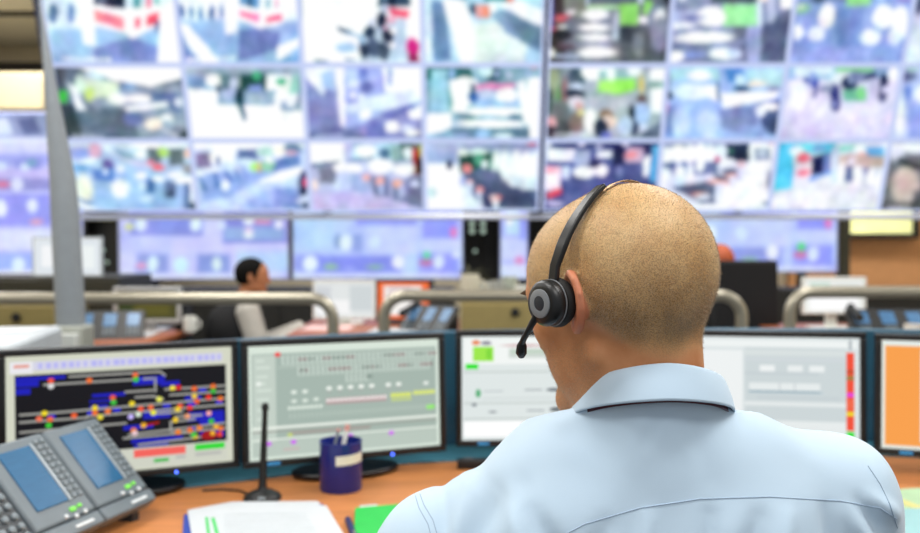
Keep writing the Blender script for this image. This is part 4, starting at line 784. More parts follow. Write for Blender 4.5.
cabinet('storage_cabinet', 461, 640, 301, 5.9, .5, ktch, 'low olive-beige cabinet with a black knob, left of the operator\'s face', knob=(515, 312), doors=1)
cabinet('storage_cabinet', -90, 55, 303, 5.6, .5, olive, 'low olive cabinet with a black knob at the left edge, behind the printer', knob=(18, 317), doors=1)
t = cabinet('storage_cabinet', -60, 118, 277, 6.4, .7, mat('dark_cabinet', '2c2a20', .5), 'dark low cabinet below the tall lavender display, carrying the pale monitor')
# equipment racks in the gaps between displays
def rack(px0, px1, Y, m, label, ztop, dots, yellow=None):
    a, b = at(px0, 250, Y), at(px1, 250, Y); w = b.x-a.x
    t = thing('equipment_rack', ((a.x+b.x)/2, Y+.3, 0), label, 'rack', 'dark racks between the displays')
    MB().box((0, 0, ztop/2), (w, .6, ztop)).build('body', m, t, bevel=.006)
    MB().box((-w/4, -.31, ztop/2), (w/2-.012, .02, ztop-.06)).build('door', mat('rack_door', '23221f', .45), t, bevel=.004)
    MB().box((w/4, -.31, ztop/2), (w/2-.012, .02, ztop-.06)).build('door', mat('rack_door', '23221f', .45), t, bevel=.004)
    for px, py, r_, c_ in dots:
        q = at(px, py, Y); MB().lathe([(r_, 0), (r_, .006), (r_*.6, .01)], M=Matrix.Translation((q.x-t.location.x, -.322, q.z)) @ Matrix.Rotation(R(90), 4, 'X') , n=14).build('indicator_light', c_, t)
    return t
wl = mat('white_indicator', 'b8d0c0', .4, emit=.6); 
rack(464, 499, 9.3, mat('rack_brown', '3a3020', .5), 'dark brown rack with two pale lights between the displays, left of the narrow strip', 2.3, [(472, 224, .03, wl), (472, 231, .03, wl), (483, 224, .03, wl), (483, 231, .03, wl), (475, 251, .02, wl)])
rack(84, 119, 9.3, mat('rack_green', '24302a', .5), 'dark green-black rack with small round lights, right of the grey post', 2.3, [(104, 250, .018, wl), (108, 262, .015, wl)])
rack(529, 700, 9.3, mat('rack_grey', '55565a', .5), 'grey rack behind the operator\'s forehead, right of the narrow strip', 2.3, [])
# small yellow lit sign strip
q = at(95, 217, 9.1)
t = thing('lamp_strip', (q.x, 9.252, q.z-.03), 'short yellow lit strip under the video wall, at the top of the green-black rack', 'lamp')
MB().box((0, 0, .03), (.24, .05, .06)).build('housing', mat('strip_cream', 'd8d8a0', .5), t, bevel=.004)
MB().box((0, -.027, .03), (.22, .006, .045)).build('tube', mat('strip_lit', 'f0eea0', .4, emit=.9), t)
# phone consoles of the second row
slate = mat('slate_lcd', '3f6a92', .3, var=.2, emit=.12)
def console_phone(px, py, Y, w, rz, label, n=3, tilt=35):
    q = at(px, py, Y)
    t = thing('phone_console', (q.x, Y, .75), label, 'telephone', 'black phone consoles on the second desk row', rz=rz)
    M = Matrix.Translation((0, 0, .03)) @ Matrix.Rotation(R(tilt), 4, 'X')
    MB().box((0, 0, .03), (w, .23, .03), M=M).build('body', black, t, bevel=.006)
    MB().box((0, .06, .04), (w*.9, .05, .08)).build('foot', black, t)
    for k in range(n):
        x = -w/2+w*(k+.5)/n
        MB().box((x, .035, .047), (w/n*.55, .10, .004), M=M).build('display', slate, t, bevel=.001)
        for r_ in range(3):
            for c in range(3): MB().box((x-.02+c*.02, -.035-r_*.02, .047), (.013, .012, .005), M=M).build('key', gm, t)
    MB().tube([(-w/2+.03, -.08, .075), (-w/2+.03, 0, .10), (-w/2+.03, .09, .12)], [.022, .015, .022], n=14, M=Matrix.Translation((0, -.02, .02))).build('handset', black, t)
    return t
console_phone(110, 320, 4.62, .34, R(15), 'black phone console with three blue screens behind the left handrail')
console_phone(430, 318, 4.98, .30, R(-28), 'black phone console with grey-blue keys below the orange bordered monitor', tilt=40)
console_phone(888, 312, 4.75, .40, R(-8), 'black phone console with three blue screens behind the right handrail')
# small stuff
def mug(name, px, py, Y, r_, h, m, label, cat, handle=True, base=None):
    q = at(px, py, Y); zb = base if base is not None else q.z
    t = thing(name, (q.x, Y, zb), label, cat)
    MB().lathe([(r_*.85, 0), (r_, h*.2), (r_, h), (r_*.93, h), (r_*.9, h*.1)], n=24).build('body', m, t)
    if handle: MB().tube([(r_*.95, 0, h*.75), (r_*1.5, 0, h*.7), (r_*1.6, 0, h*.45), (r_*1.4, 0, h*.25), (r_*.95, 0, h*.22)], r_*.14, n=8).build('handle', m, t)
    return t
mug('mug', 190, 319, 4.9, .036, .085, white_p, 'white mug on the left desk, beside the seated man\'s back', 'mug', base=.75)
ctop = at(500, 301, 5.9).z
mug('jug', 470, 290, 6.05, .065, .17, mat('cream_china', 'd8d4c0', .4), 'cream jug at the left end of the olive-beige cabinet', 'jug', base=ctop)
mug('cup', 484, 292, 6.1, .05, .11, white_p, 'white cup next to the cream jug on the cabinet', 'cup', base=ctop)
mug('cup', 497, 292, 6.0, .05, .13, mat('grey_china', 'a9aca6', .4), 'grey cup in the middle of the cabinet top', 'cup', base=ctop)
mug('glass_jar', 509, 292, 6.15, .055, .15, mat('jar_glass', 'b4bcae', .2), 'pale jar on the cabinet, close to the operator\'s forehead', 'jar', handle=False, base=ctop)
mug('cup', 521, 292, 6.0, .045, .10, white_p, 'white cup on the cabinet right against the operator\'s brow', 'cup', base=ctop)
tr = tag(MB().prism([(-.5, -.17), (.35, -.17), (.35, .17), (-.5, .17)], 0, .012).build('tray', mat('tray_grey', '8f9088', .4), loc=(.27+.08, 6.26, ctop), bevel=.004), 'grey tray lying at the back of the olive-beige cabinet top', 'tray')
# plant
q = at(472, 262, 6.35)
t = thing('potted_plant', (q.x, 6.3, ctop+.012), 'small dark leafy potted plant on the cabinet, below the brown rack', 'plant')
MB().lathe([(.05, 0), (.07, .1), (.075, .12), (.065, .12), (.06, .09)], n=24).build('pot', mat('pot_brown', '5a4632', .6), t)
m = MB(); rn = random.Random(2)
for k in range(26):
    a = rn.uniform(0, 6.283); l = rn.uniform(.09, .17); el_ = rn.uniform(.2, 1.2)
    d = Vector((math.cos(a)*math.cos(el_), math.sin(a)*math.cos(el_), math.sin(el_))); sd = Vector((-math.sin(a), math.cos(a), 0))
    p0 = Vector((0, 0, .10)); p1 = p0+d*l*.5; p2 = p0+d*l+Vector((0, 0, -.03)); nn = sd.cross(d)*.003
    m.add([p0, p1-sd*.018, p2, p1+sd*.018, p0+nn, p1-sd*.018+nn, p2+nn, p1+sd*.018+nn], [(0, 1, 2, 3), (7, 6, 5, 4), (0, 4, 5, 1), (1, 5, 6, 2), (2, 6, 7, 3), (3, 7, 4, 0)])
m.build('foliage', mat('leaf_dark', '3a3a20', .5), t, smooth=0)
mug('mug', 914, 325, 4.48, .045, .08, mat('off_white_china', 'ddd8d0', .4), 'off-white mug at the right edge, in front of the phone console', 'mug', base=.75)
flat('document', None, .75, .006, paper, 'white papers on the left desk in front of the silver framed monitor', 'document', xy=[(-1.9, 4.55), (-1.6, 4.6), (-1.62, 4.85), (-1.92, 4.8)])
flat('document', None, .75, .006, paper, 'white papers on the desk below the orange bordered monitor', 'document', xy=[(-.5, 4.8), (-.25, 4.8), (-.22, 5.05), (-.47, 5.05)])
flat('document', None, .75, .006, mat('pink_paper', 'e6c2c0', .7), 'pinkish papers on the desk in front of the seated man\'s hands', 'document', xy=[(-.88, 4.95), (-.62, 4.95), (-.6, 5.2), (-.86, 5.2)])
flat('document', None, .75, .006, mat('buff_paper', 'e6dcc8', .7), 'buff papers on the right desk in front of the phone console', 'document', xy=[(1.95, 4.42), (2.35, 4.42), (2.35, 4.6), (1.98, 4.62)])
# ================================================================== people
def skin_material():
    m = bpy.data.materials.new('skin'); m.use_nodes = True; N, L = m.node_tree.nodes, m.node_tree.links; b = N['Principled BSDF']
    b.inputs['Roughness'].default_value = .48; b.inputs['Specular IOR Level'].default_value = .4
    b.inputs['Subsurface Weight'].default_value = .12; b.inputs['Subsurface Radius'].default_value = (1, .35, .2); b.inputs['Subsurface Scale'].default_value = .008
    tc = N.new('ShaderNodeTexCoord')
    def noise(s, d=3):
        n = N.new('ShaderNodeTexNoise'); n.inputs['Scale'].default_value = s; n.inputs['Detail'].default_value = d; L.new(tc.outputs['Object'], n.inputs['Vector']); return n.outputs['Fac']
    def ramp(src, stops):
        r = N.new('ShaderNodeValToRGB'); L.new(src, r.inputs['Fac']); e = r.color_ramp.elements
        while len(e) < len(stops): e.new(.5)
        for i, (p, c) in enumerate(stops): e[i].position = p; e[i].color = lin(c)+(1,)
        return r.outputs['Color']
    def mix(a, b_, f, t='MIX'):
        x = N.new('ShaderNodeMix'); x.data_type = 'RGBA'; x.blend_type = t
        for s, v in ((x.inputs['A'], a), (x.inputs['B'], b_), (x.inputs['Factor'], f)):
            if isinstance(v, (int, float)): s.default_value = v
            else: L.new(v, s)
        return x.outputs['Result']
    face = ramp(noise(28), [(.3, 'b87a4e'), (.7, 'd0976a')])
    scalp = ramp(noise(22), [(.3, 'cda26c'), (.7, 'e8c692')])
    at_ = N.new('ShaderNodeAttribute'); at_.attribute_name = 'scalp'
    base = mix(face, scalp, at_.outputs['Fac'])
    red = N.new('ShaderNodeAttribute'); red.attribute_name = 'flush'
    base = mix(base, ramp(noise(40), [(.3, 'b8684c'), (.7, 'cc8064')]), red.outputs['Fac'])
    dn = N.new('ShaderNodeAttribute'); dn.attribute_name = 'dense'; dm = N.new('ShaderNodeMath'); dm.operation = 'MULTIPLY'; dm.inputs[1].default_value = .55; L.new(dn.outputs['Fac'], dm.inputs[0])
    base = mix(base, ramp(noise(60), [(.35, '7c5834'), (.7, 'b88e5c')]), dm.outputs[0])
    st = ramp(noise(950, 2), [(.40, '6a5238'), (.54, 'ffffff')])
    at2 = N.new('ShaderNodeAttribute'); at2.attribute_name = 'stubble'
    mm = N.new('ShaderNodeMath'); mm.operation = 'MULTIPLY'; mm.inputs[1].default_value = .6; L.new(at2.outputs['Fac'], mm.inputs[0])
    base = mix(base, st, mm.outputs[0], 'MULTIPLY'); L.new(base, b.inputs['Base Color'])
    bp = N.new('ShaderNodeBump'); bp.inputs['Strength'].default_value = .25; bp.inputs['Distance'].default_value = .0006
    L.new(noise(900, 2), bp.inputs['Height']); L.new(bp.outputs['Normal'], b.inputs['Normal'])
    return m
SKIN = skin_material()
shirt_m = mat('light_blue_cotton', 'c2d9ec', .75, var=.02, scale=12, bump=.12, bscale=1500, sheen=.2)
seam_m = mat('seam_thread', 'a3b8ce', .8)

# ---------------- the operator, seen from behind
DEL = np.array([.006, .045, .0]); HS = .958
HC3 = np.array([.1505, .845, 1.193]); PHI, PIT = R(42), R(12)
F0 = np.array([-math.sin(PHI), math.cos(PHI), 0]); Rr = np.array([math.cos(PHI), math.sin(PHI), 0]); Z0 = np.array([0, 0, 1.])
Fh = F0*math.cos(PIT)-Z0*math.sin(PIT); Uh = Z0*math.cos(PIT)+F0*math.sin(PIT)
BASIS = np.stack([Rr, Fh, Uh], 1).astype(np.float32)   # columns
fld = Field((.005, .68, 1.03), (.305, 1.01, 1.335), .002)
H = (fld.P-HC3.astype(np.float32)) @ BASIS/HS              # head-local coordinates
u = fld.u
def head_shape(f, H, ears=True):
    f.u(ell(H, (0, -.010, .030), (.0775, .094, .083)), 0)
    f.u(ell(H, (0, -.038, .022), (.071, .064, .074)), .03)
    f.u(ell(H, (0, .036, .026), (.063, .058, .066)), .03)         # forehead
    f.u(ell(H, (0, .036, -.030), (.056, .055, .066)), .025)        # face
    f.u(cap(H, (.048, .0, -.055), (.018, .064, -.096), .014, .015), .014)
    f.u(cap(H, (-.048, .0, -.055), (-.018, .064, -.096), .014, .015), .014)
    for s in (-1, 1): f.u(ell(H, (s*.030, .032, -.060), (.024, .040, .034)), .018)
    f.u(cap(H, (-.014, .071, -.098), (.014, .071, -.098), .014, .014), .02)
    f.u(ell(H, (0, .02, -.070), (.038, .044, .024)), .012)
    for s in (-1, 1):
        f.u(cap(H, (s*.008, .091, .018), (s*.045, .073, .018), .008, .007), .012)   # brow
        f.u(ell(H, (s*.043, .056, -.022), (.018, .018, .016)), .02)                 # cheekbone
        f.sub(ell(H, (s*.031, .094, .001), (.016, .013, .011)), .012)               # socket
        f.u(ell(H, (s*.031, .078, .001), (.0125, .0125, .0115)), .002)              # eye
        f.u(cap(H, (s*.020, .088, -.005), (s*.042, .083, -.005), .0028, .0024), .004)
        f.u(cap(H, (s*.020, .090, .007), (s*.042, .084, .006), .003, .0026), .004)
        f.u(ell(H, (s*.011, .098, -.036), (.008, .009, .007)), .006)
    f.u(chain(H, [(0, .088, .010), (0, .099, -.012), (0, .106, -.031)], [.006, .0075, .0095]), .010)
    f.u(cap(H, (-.017, .0805, -.061), (.017, .0805, -.061), .005, .005), .006)
    f.u(cap(H, (-.015, .0795, -.071), (.015, .0795, -.071), .006, .006), .006)
    f.sub(cap(H, (-.021, .088, -.066), (.021, .088, -.066), .0022, .0022), .004)
    if ears:
        for s in (-1, 1):
            Hs = (H*np.array([-s, 1, 1], np.float32)-np.array([-.074, -.008, -.002], np.float32))/.88+np.array([-.074, -.008, 0], np.float32)    # left ear frame, x negative outwards
            f.u(chain(Hs, [(-.070, .002, .016), (-.079, -.004, .026), (-.088, -.016, .0305), (-.0955, -.028, .021), (-.0965, -.032, .006), (-.0935, -.029, -.010), (-.088, -.020, -.022), (-.082, -.009, -.030), (-.076, -.002, -.026)], [.0045, .0045, .0044, .0042, .0042, .0042, .0048, .0062, .005]), .005)
            n = np.array([-.86, -.12, 0], np.float32); 
            q = Hs-np.array([-.084, -.015, .0], np.float32)
            a = -q[..., 1]*.80+(-q[..., 0])*.60; nrm = q[..., 1]*.60+(-q[..., 0])*.80
            z = q[..., 2]
            dl_ = (np.sqrt((a/.018)**2+(z/.0285)**2)-1)*.018
            f.u(np.maximum(dl_, np.abs(nrm)-.0022), .006)
            f.u(ell(Hs, (-.076, -.012, -.002), (.012, .014, .020)), .008)
            f.sub(ell(Hs, (-.094, -.006, -.004), (.010, .009, .012)), .005)
head_shape(fld, H); fld.d *= HS
P = fld.P
# neck and upper shoulders
u(cap(P, (.162, .845, 1.17), (.174, .848, 1.06), .054, .058), .014)
u(cap(P, (.190, .822, 1.175), (.196, .825, 1.05), .035, .040), .014)
u(cap(P, (.142, .835, 1.155), (.147, .84, 1.05), .034, .038), .014)
u(cap(P, (.166, .808, 1.175), (.175, .815, 1.06), .028, .032), .02)
ptsH, qH = fld.mesh()
hl = (ptsH-HC3) @ BASIS.astype(float)/HS
probe = Field.__new__(Field); probe.d = np.full(len(hl), 9, np.float32); head_shape(probe, hl.astype(np.float32), ears=False)
# region masks (where hair grows)
sm = lambda e0, e1, x: np.clip((x-e0)/(e1-e0), 0, 1)**2*(3-2*np.clip((x-e0)/(e1-e0), 0, 1))
back = sm(.055, .03, hl[:, 1]); low = sm(-.062, -.04, hl[:, 2]+.35*np.clip(-hl[:, 1]-.02, 0, 1)*0)
nape = sm(-.098, -.045, hl[:, 2]+.006*np.sin(hl[:, 0]*90)); front = sm(.078, .06, hl[:, 1]-.25*(hl[:, 2]-.05)); zt = -.054+.062*sm(-.055, .01, hl[:, 1])+.004*np.sin(hl[:, 0]*110); side = sm(-.020, .018, hl[:, 2]-zt)
scalp = np.clip(side*front, 0, 1)
ear = sm(.002, .005, probe.d)*sm(-.041, -.030, hl[:, 2])*((hl[:, 2] < .04) & (hl[:, 1] < .03) & (hl[:, 1] > -.045) & (np.abs(hl[:, 0]) > .07))
scalp *= 1-ear
beard = sm(-.03, -.05, hl[:, 2])*sm(-.02, .01, hl[:, 1])*.35
dense = np.clip(sm(.03, -.05, hl[:, 2])*.9+.25, 0, 1)*scalp
top_thin = .5+.5*sm(.07, -.04, hl[:, 2])
stub = np.maximum(scalp*top_thin, beard)
flush = ear*.75+sm(-.055, -.10, hl[:, 2])*sm(.02, -.03, hl[:, 1])*.3
op = thing('person', (.175, .88, 0), 'person with a shaved head in a light blue shirt, seen from behind, wearing a headset', 'person')
def local(p): return p-np.array([.175, .88, 0])

# hands resting on the desk, one continuous shape each
def hand(f, P, wrist, fwd, lat, up, s=1.0):
    w = np.array(wrist); fwd, lat, up = [np.array(v, float)/np.linalg.norm(v) for v in (fwd, lat, up)]
    g = lambda a, b, c: tuple(w+(fwd*a+lat*b+up*c)*s)
    f.u(cap(P, g(-.06, 0, 0), g(.0, 0, 0), .027, .024), .01)
    f.u(cap(P, g(.0, 0, 0), g(.03, -.004, .004), .024, .026), .02)
    for k, (b, l) in enumerate(((-.030, .068), (-.011, .077), (.009, .072), (.028, .056))):   # index .. little
        f.u(cap(P, g(.02, b*.55, .002), g(.082, b, .008), .012, .0105), .012)
        f.u(chain(P, [g(.082, b, .008), g(.082+l*.45, b*1.12, .010), g(.082+l*.75, b*1.15, -.002), g(.082+l, b*1.15, -.016)], [.0098, .0088, .0078, .0068]), .004)
    f.u(chain(P, [g(.015, -.022, -.004), g(.045, -.048, -.006), g(.078, -.058, -.010), g(.10, -.056, -.014)], [.014, .012, .0105, .0085]), .008)
parts_p, parts_q = [local(ptsH)], [qH]; n0 = len(ptsH)
WL, WR = (.045, 1.235, .748), (.30, 1.245, .748)
for wr, fw, la in ((WL, (.35, 1, 0), (-1, .35, 0)), (WR, (-.30, 1, 0), (1, .30, 0))):
    f = Field((wr[0]-.14, wr[1]-.09, wr[2]-.05), (wr[0]+.14, wr[1]+.20, wr[2]+.06), .003)
    hand(f, f.P, wr, fw, la, (0, 0, 1)); a, b = f.mesh(); parts_p.append(local(a)); parts_q.append(b+n0); n0 += len(a)
# torso and arms under the clothes
EL, ER = (-.130, .955, .745), (.475, .965, .75)
SL, SR = (-.026, .862, .930), (.370, .862, .988)
f = Field((-.22, .70, .42), (.56, 1.25, 1.10), .008)
f.u(ell(f.P, (.17, .88, .90), (.15, .09, .18)), 0); f.u(ell(f.P, (.175, .90, .66), (.14, .10, .2)), .05); f.u(ell(f.P, (.175, .88, .53), (.155, .12, .09)), .05)
for a, b, c in ((SL, EL, WL), (SR, ER, WR)): f.u(cap(f.P, a, b, .04, .033), .03); f.u(cap(f.P, b, c, .033, .024), .02)
f.u(cap(f.P, (.17, .845, 1.09), (.17, .85, .98), .052, .07), .03)
a, b = f.mesh(); parts_p.append(local(a)); parts_q.append(b+n0); nt = len(a)
allp = np.concatenate(parts_p); allq = np.concatenate(parts_q); pad = len(allp)-len(ptsH)
z_ = np.zeros(pad)
body = skin_obj('body', allp, allq, SKIN, op, {'scalp': np.concatenate([scalp, z_]), 'stubble': np.concatenate([stub, z_]), 'dense': np.concatenate([dense, z_]), 'flush': np.concatenate([flush, z_])})
# short stubble: fine hairs standing off the scalp
me = bpy.data.meshes.new('tmp'); me.from_pydata(ptsH.tolist(), [], qH[:, ::-1].tolist()); me.update()
bm = bmesh.new(); bm.from_mesh(me); bmesh.ops.recalc_face_normals(bm, faces=bm.faces); bm.to_mesh(me)
head_bvh = BVHTree.FromBMesh(bm); bm.free()
nv = np.empty(len(me.vertices)*3, np.float32); me.vertices.foreach_get('normal', nv); nv = nv.reshape(-1, 3)
quad_c = ptsH[qH]; cw_ = stub[qH].mean(1); ar = np.linalg.norm(np.cross(quad_c[:, 2]-quad_c[:, 0], quad_c[:, 3]-quad_c[:, 1]), axis=1)/2
pr_ = cw_*ar; pr_[cw_ < .05] = 0; pr_ /= pr_.sum()
NH = 60000; pick = RNG.choice(len(qH), NH, p=pr_); uv = RNG.random((NH, 2, 1)); q = quad_c[pick]
base_ = (q[:, 0]*(1-uv[:, 0])+q[:, 1]*uv[:, 0])*(1-uv[:, 1])+(q[:, 3]*(1-uv[:, 0])+q[:, 2]*uv[:, 0])*uv[:, 1]
nn = nv[qH[pick, 0]]; side_ = np.cross(nn, RNG.normal(size=(NH, 3))); side_ /= np.linalg.norm(side_, axis=1)[:, None]
ln = (.0012+.0012*RNG.random((NH, 1)))*(0.6+.4*cw_[pick][:, None]); lean_ = RNG.normal(size=(NH, 3))*.35+np.array([0, 0, -.35])
tip = base_+(nn+lean_)*ln; wv = side_*.00013
hv = np.stack([base_-wv, base_+wv, tip], 1).reshape(-1, 3)-np.array([.175, .88, 0]); hf = np.arange(NH*3).reshape(-1, 3)
hm = bpy.data.meshes.new('hair'); hm.from_pydata(hv.tolist(), [], hf.tolist()); hm.update()
hm.materials.append(mat('stubble_hair', 'a8947a', .6, var=.45, scale=400)); ho = bpy.data.objects.new('hair', hm); COL.objects.link(ho); ho.parent = op
ho['label'] = 'short greying stubble on the scalp'; ho['kind'] = 'stuff'
# eyebrows
m = MB()
for s in (-1, 1):
    for k in range(60):
        t_ = k/59; l_ = np.array([s*(.010+.038*t_), .100-.020*t_**1.5, .021+.004*math.sin(t_*3)-.002*t_])
        w_ = HC3+BASIS.astype(float) @ l_*HS; loc_, nrm_, _, _ = head_bvh.find_nearest(Vector(w_))
        out = loc_+nrm_*.0035+Vector(Rr)*s*.004; a = loc_-Vector(Uh)*.002; b = loc_+Vector(Uh)*.003
        m.add([a, b, out], [(0, 1, 2)])
o = m.build('eyebrows', mat('brow_hair', '5c4c3c', .6), op, smooth=0, recalc=False); o.location = (-.175, -.88, 0)

# ---- shirt
f = Field((-.24, .68, .47), (.58, 1.26, 1.125), .004); P = f.P
f.u(ell(P, (.172, .875, .905), (.178, .118, .20)), 0)
f.u(ell(P, (.175, .895, .68), (.170, .125, .24)), .06)
f.u(ell(P, (.175, .885, .54), (.178, .145, .10)), .05)
f.u(ell(P, (.085, .825, .93), (.095, .075, .12)), .05); f.u(ell(P, (.262, .825, .935), (.098, .075, .12)), .05)   # shoulder blades
f.u(cap(P, (.160, .846, 1.018), SL, .044, .050), .035)
f.u(cap(P, (.200, .846, 1.046), SR, .044, .052), .045)
f.u(cap(P, (.186, .852, .99), (.184, .846, 1.085), .086, .0735), .02)
f.u(cap(P, SL, EL, .056, .052), .055); f.u(cap(P, SR, ER, .062, .053), .035)
f.u(cap(P, EL, WL, .050, .036), .03); f.u(cap(P, ER, WR, .050, .036), .03)
wv_ = np.array(WL)+(np.array(WL)-np.array(EL))*.0
# open the cuffs and the neck
f.sub(cap(P, tuple(np.array(WL)+[.01, .02, 0]), tuple(np.array(WL)+[.07, .12, 0]), .05, .05), .004)
f.sub(cap(P, tuple(np.array(WR)+[-.01, .02, 0]), tuple(np.array(WR)+[-.06, .12, 0]), .05, .05), .004)

f.d = np.maximum(f.d, P[..., 2]-(1.114-.41*(P[..., 1]-.76)))
sp, sq = f.mesh()
tmp = bpy.data.meshes.new('t'); tmp.from_pydata(sp.tolist(), [], sq[:, ::-1].tolist()); tmp.update()
bm = bmesh.new(); bm.from_mesh(tmp); bmesh.ops.recalc_face_normals(bm, faces=bm.faces)
bmesh.ops.smooth_vert(bm, verts=bm.verts, factor=.5, use_axis_x=True, use_axis_y=True, use_axis_z=True)
bm.to_mesh(tmp); bm.free()
n_ = np.empty(len(tmp.vertices)*3, np.float32); tmp.vertices.foreach_get('normal', n_); n_ = n_.reshape(-1, 3)
c_ = np.empty(len(tmp.vertices)*3, np.float32); tmp.vertices.foreach_get('co', c_); sp = c_.reshape(-1, 3).astype(float)
# wrinkles: ridges and hollows running over the cloth (positions on the back, metres)
def w2(px, py): p = at(px, py, .84); return p.x-DEL[0], p.z
folds = [((492, 492), (470, 545), .012, -.0055), ((512, 490), (520, 560), .010, .004), ((470, 500), (450, 560), .010, .004), ((530, 505), (570, 560), .010, -.004), ((440, 500), (448, 560), .007, -.003),
         ((700, 505), (690, 580), .008, -.003), ((745, 508), (720, 570), .010, -.0045), ((775, 508), (755, 570), .009, .003), ((860, 506), (895, 545), .010, -.005), ((850, 512), (880, 560), .010, .005), ((872, 500), (905, 520), .008, .004),
         ((620, 470), (640, 420), .02, .0015), ((600, 515), (560, 570), .010, -.003), ((640, 508), (628, 570), .008, .003), ((820, 508), (830, 570), .008, -.003), ((530, 470), (500, 500), .014, -.0025),
         ((690, 415), (700, 470), .012, -.0012), ((560, 430), (600, 412), .009, .0012), ((770, 430), (830, 470), .012, .0015), ((655, 412), (640, 440), .006, -.0008)]
dz = np.zeros(len(sp)); bk_ = np.clip((.97-sp[:, 1])/.06, 0, 1)
for a, b, w_, amp in folds:
    (x0, z0), (x1, z1) = w2(*a), w2(*b); dx, dz_ = x1-x0, z1-z0
    t = np.clip(((sp[:, 0]-x0)*dx+(sp[:, 2]-z0)*dz_)/(dx*dx+dz_*dz_), 0, 1)
    dd = np.hypot(sp[:, 0]-x0-t*dx, sp[:, 2]-z0-t*dz_); dz += 1.7*amp*np.exp(-(dd/w_)**2)*bk_*(.3+.7*np.sin(np.pi*np.clip(t*.8+.1, 0, 1)))
dz += .0012*np.sin(sp[:, 0]*60+sp[:, 2]*35+np.sin(sp[:, 1]*50))*np.clip((.98-sp[:, 2])/.05, 0, 1)+.0007*np.sin(sp[:, 0]*31-sp[:, 2]*83)
sp = sp+n_*dz[:, None]
shirt = skin_obj('shirt', local(sp), sq, shirt_m, op, smooth_iter=2); shirt['label'] = 'light blue cotton shirt'
tmp2 = shirt.data; bm = bmesh.new(); bm.from_mesh(tmp2); shirt_bvh = BVHTree.FromBMesh(bm); bm.free()
OFF = Vector((.175, .88, 0)); OFD = Vector((.175, .88, 0))+Vector(DEL); op.location = OFD
def on_shirt(px, py):
    o_ = Vector((0, 0, CAMZ)); h, nr, _, dist = shirt_bvh.ray_cast(o_-OFD, ray(px, py).normalized()); return (h, nr) if h else (None, None)
def seam(pxs, r=.0005, name='seam'):
    from itertools import pairwise
    path = []
    for (a, b), (c, d) in pairwise(pxs):
        for k in range(12):
            t = k/12; h, nr = on_shirt(a+(c-a)*t, b+(d-b)*t)
            if h: path.append(h+nr*.0002)
    if len(path) > 3: MB().tube(path, r, n=6).build(name, seam_m, op)
seam([(545, 545), (585, 524), (640, 508), (700, 499), (770, 497), (840, 501), (880, 508), (898, 520)])
seam([(420, 494), (424, 505), (433, 520), (440, 545)]); seam([(415.5, 496), (419, 508), (428, 524), (434, 548)], r=.0005)
seam([(868, 466), (880, 484), (890, 505), (898, 530)], r=.0005)
# ---- collar: stand plus folded fall, one closed band
def collar_ring(a):
    """a = angle, 0 at the nape, pi at the throat"""
    s_, c_ = math.sin(a), math.cos(a)
    k = (1-c_)/2
    cx, cy = .1835, .848
    top = Vector((cx+.0695*s_, cy-.076*c_, 1.138-.056*k**.85-.012*k*k))
    bot = Vector((cx+.0785*s_, cy-.090*c_, 1.106-.052*k**.9-.02*k*k))
    inn = Vector((cx+.0655*s_, cy-.071*c_, 1.092-.055*k))
    return top, bot, inn
vs, fs = [], []; NA = 72
for i in range(NA+1):
    a = R(-168)+R(336)*i/NA; tp, bt, inn = collar_ring(a); o_ = (bt-tp); outv = Vector((math.sin(a), -math.cos(a), 0))
    prof = [inn, tp-outv*.0035+Vector((0, 0, -.004)), tp-outv*.002+Vector((0, 0, .0)), tp+outv*.001+Vector((0, 0, .0005)), tp+outv*.0035-Vector((0, 0, .004)), tp*.5+bt*.5+outv*.0035, bt+outv*.003, bt+outv*.001, bt-outv*.001+Vector((0, 0, .001)), tp*.5+bt*.5-outv*.001, tp-Vector((0, 0, .007)), inn+outv*.002]
    vs += [tuple(p-OFF) for p in prof]
m_ = len(prof)
for i in range(NA):
    for k in range(m_): a, b = i*m_+k, i*m_+(k+1) % m_; fs.append((a, b, b+m_, a+m_))
fs.append(tuple(range(m_))); fs.append(tuple(range(NA*m_, NA*m_+m_))[::-1])
MB().add(vs, fs).build('collar', shirt_m, op, smooth=70, subsurf=1)
# tie band under the fold and its front blade
tie_m = mat('maroon_silk', '4a1020', .4)
vs, fs = [], []
for i in range(NA+1):
    a = R(-170)+R(340)*i/NA; tp, bt, inn = collar_ring(a); outv = Vector((math.sin(a), -math.cos(a), 0))
    b0 = bt-outv*.0035+Vector((0, 0, -.0022)); prof = [b0, b0+Vector((0, 0, .02))-outv*.005, b0+Vector((0, 0, .02))-outv*.008, b0-outv*.003]
    vs += [tuple(p-OFF) for p in prof]
for i in range(NA):
    for k in range(4): a, b = i*4+k, i*4+(k+1) % 4; fs.append((a, b, b+4, a+4))
fs.append((0, 1, 2, 3)); fs.append((NA*4+3, NA*4+2, NA*4+1, NA*4))
MB().add(vs, fs).build('tie', tie_m, op, smooth=70)
MB().tube([(-.003, .062, 1.045), (-.003, .10, 1.02), (-.003, .118, .96), (-.003, .125, .88), (-.003, .135, .75), (-.003, .137, .70)], [.012, .016, .014, .02, .026, .005], n=8).build('tie_blade', tie_m, op)
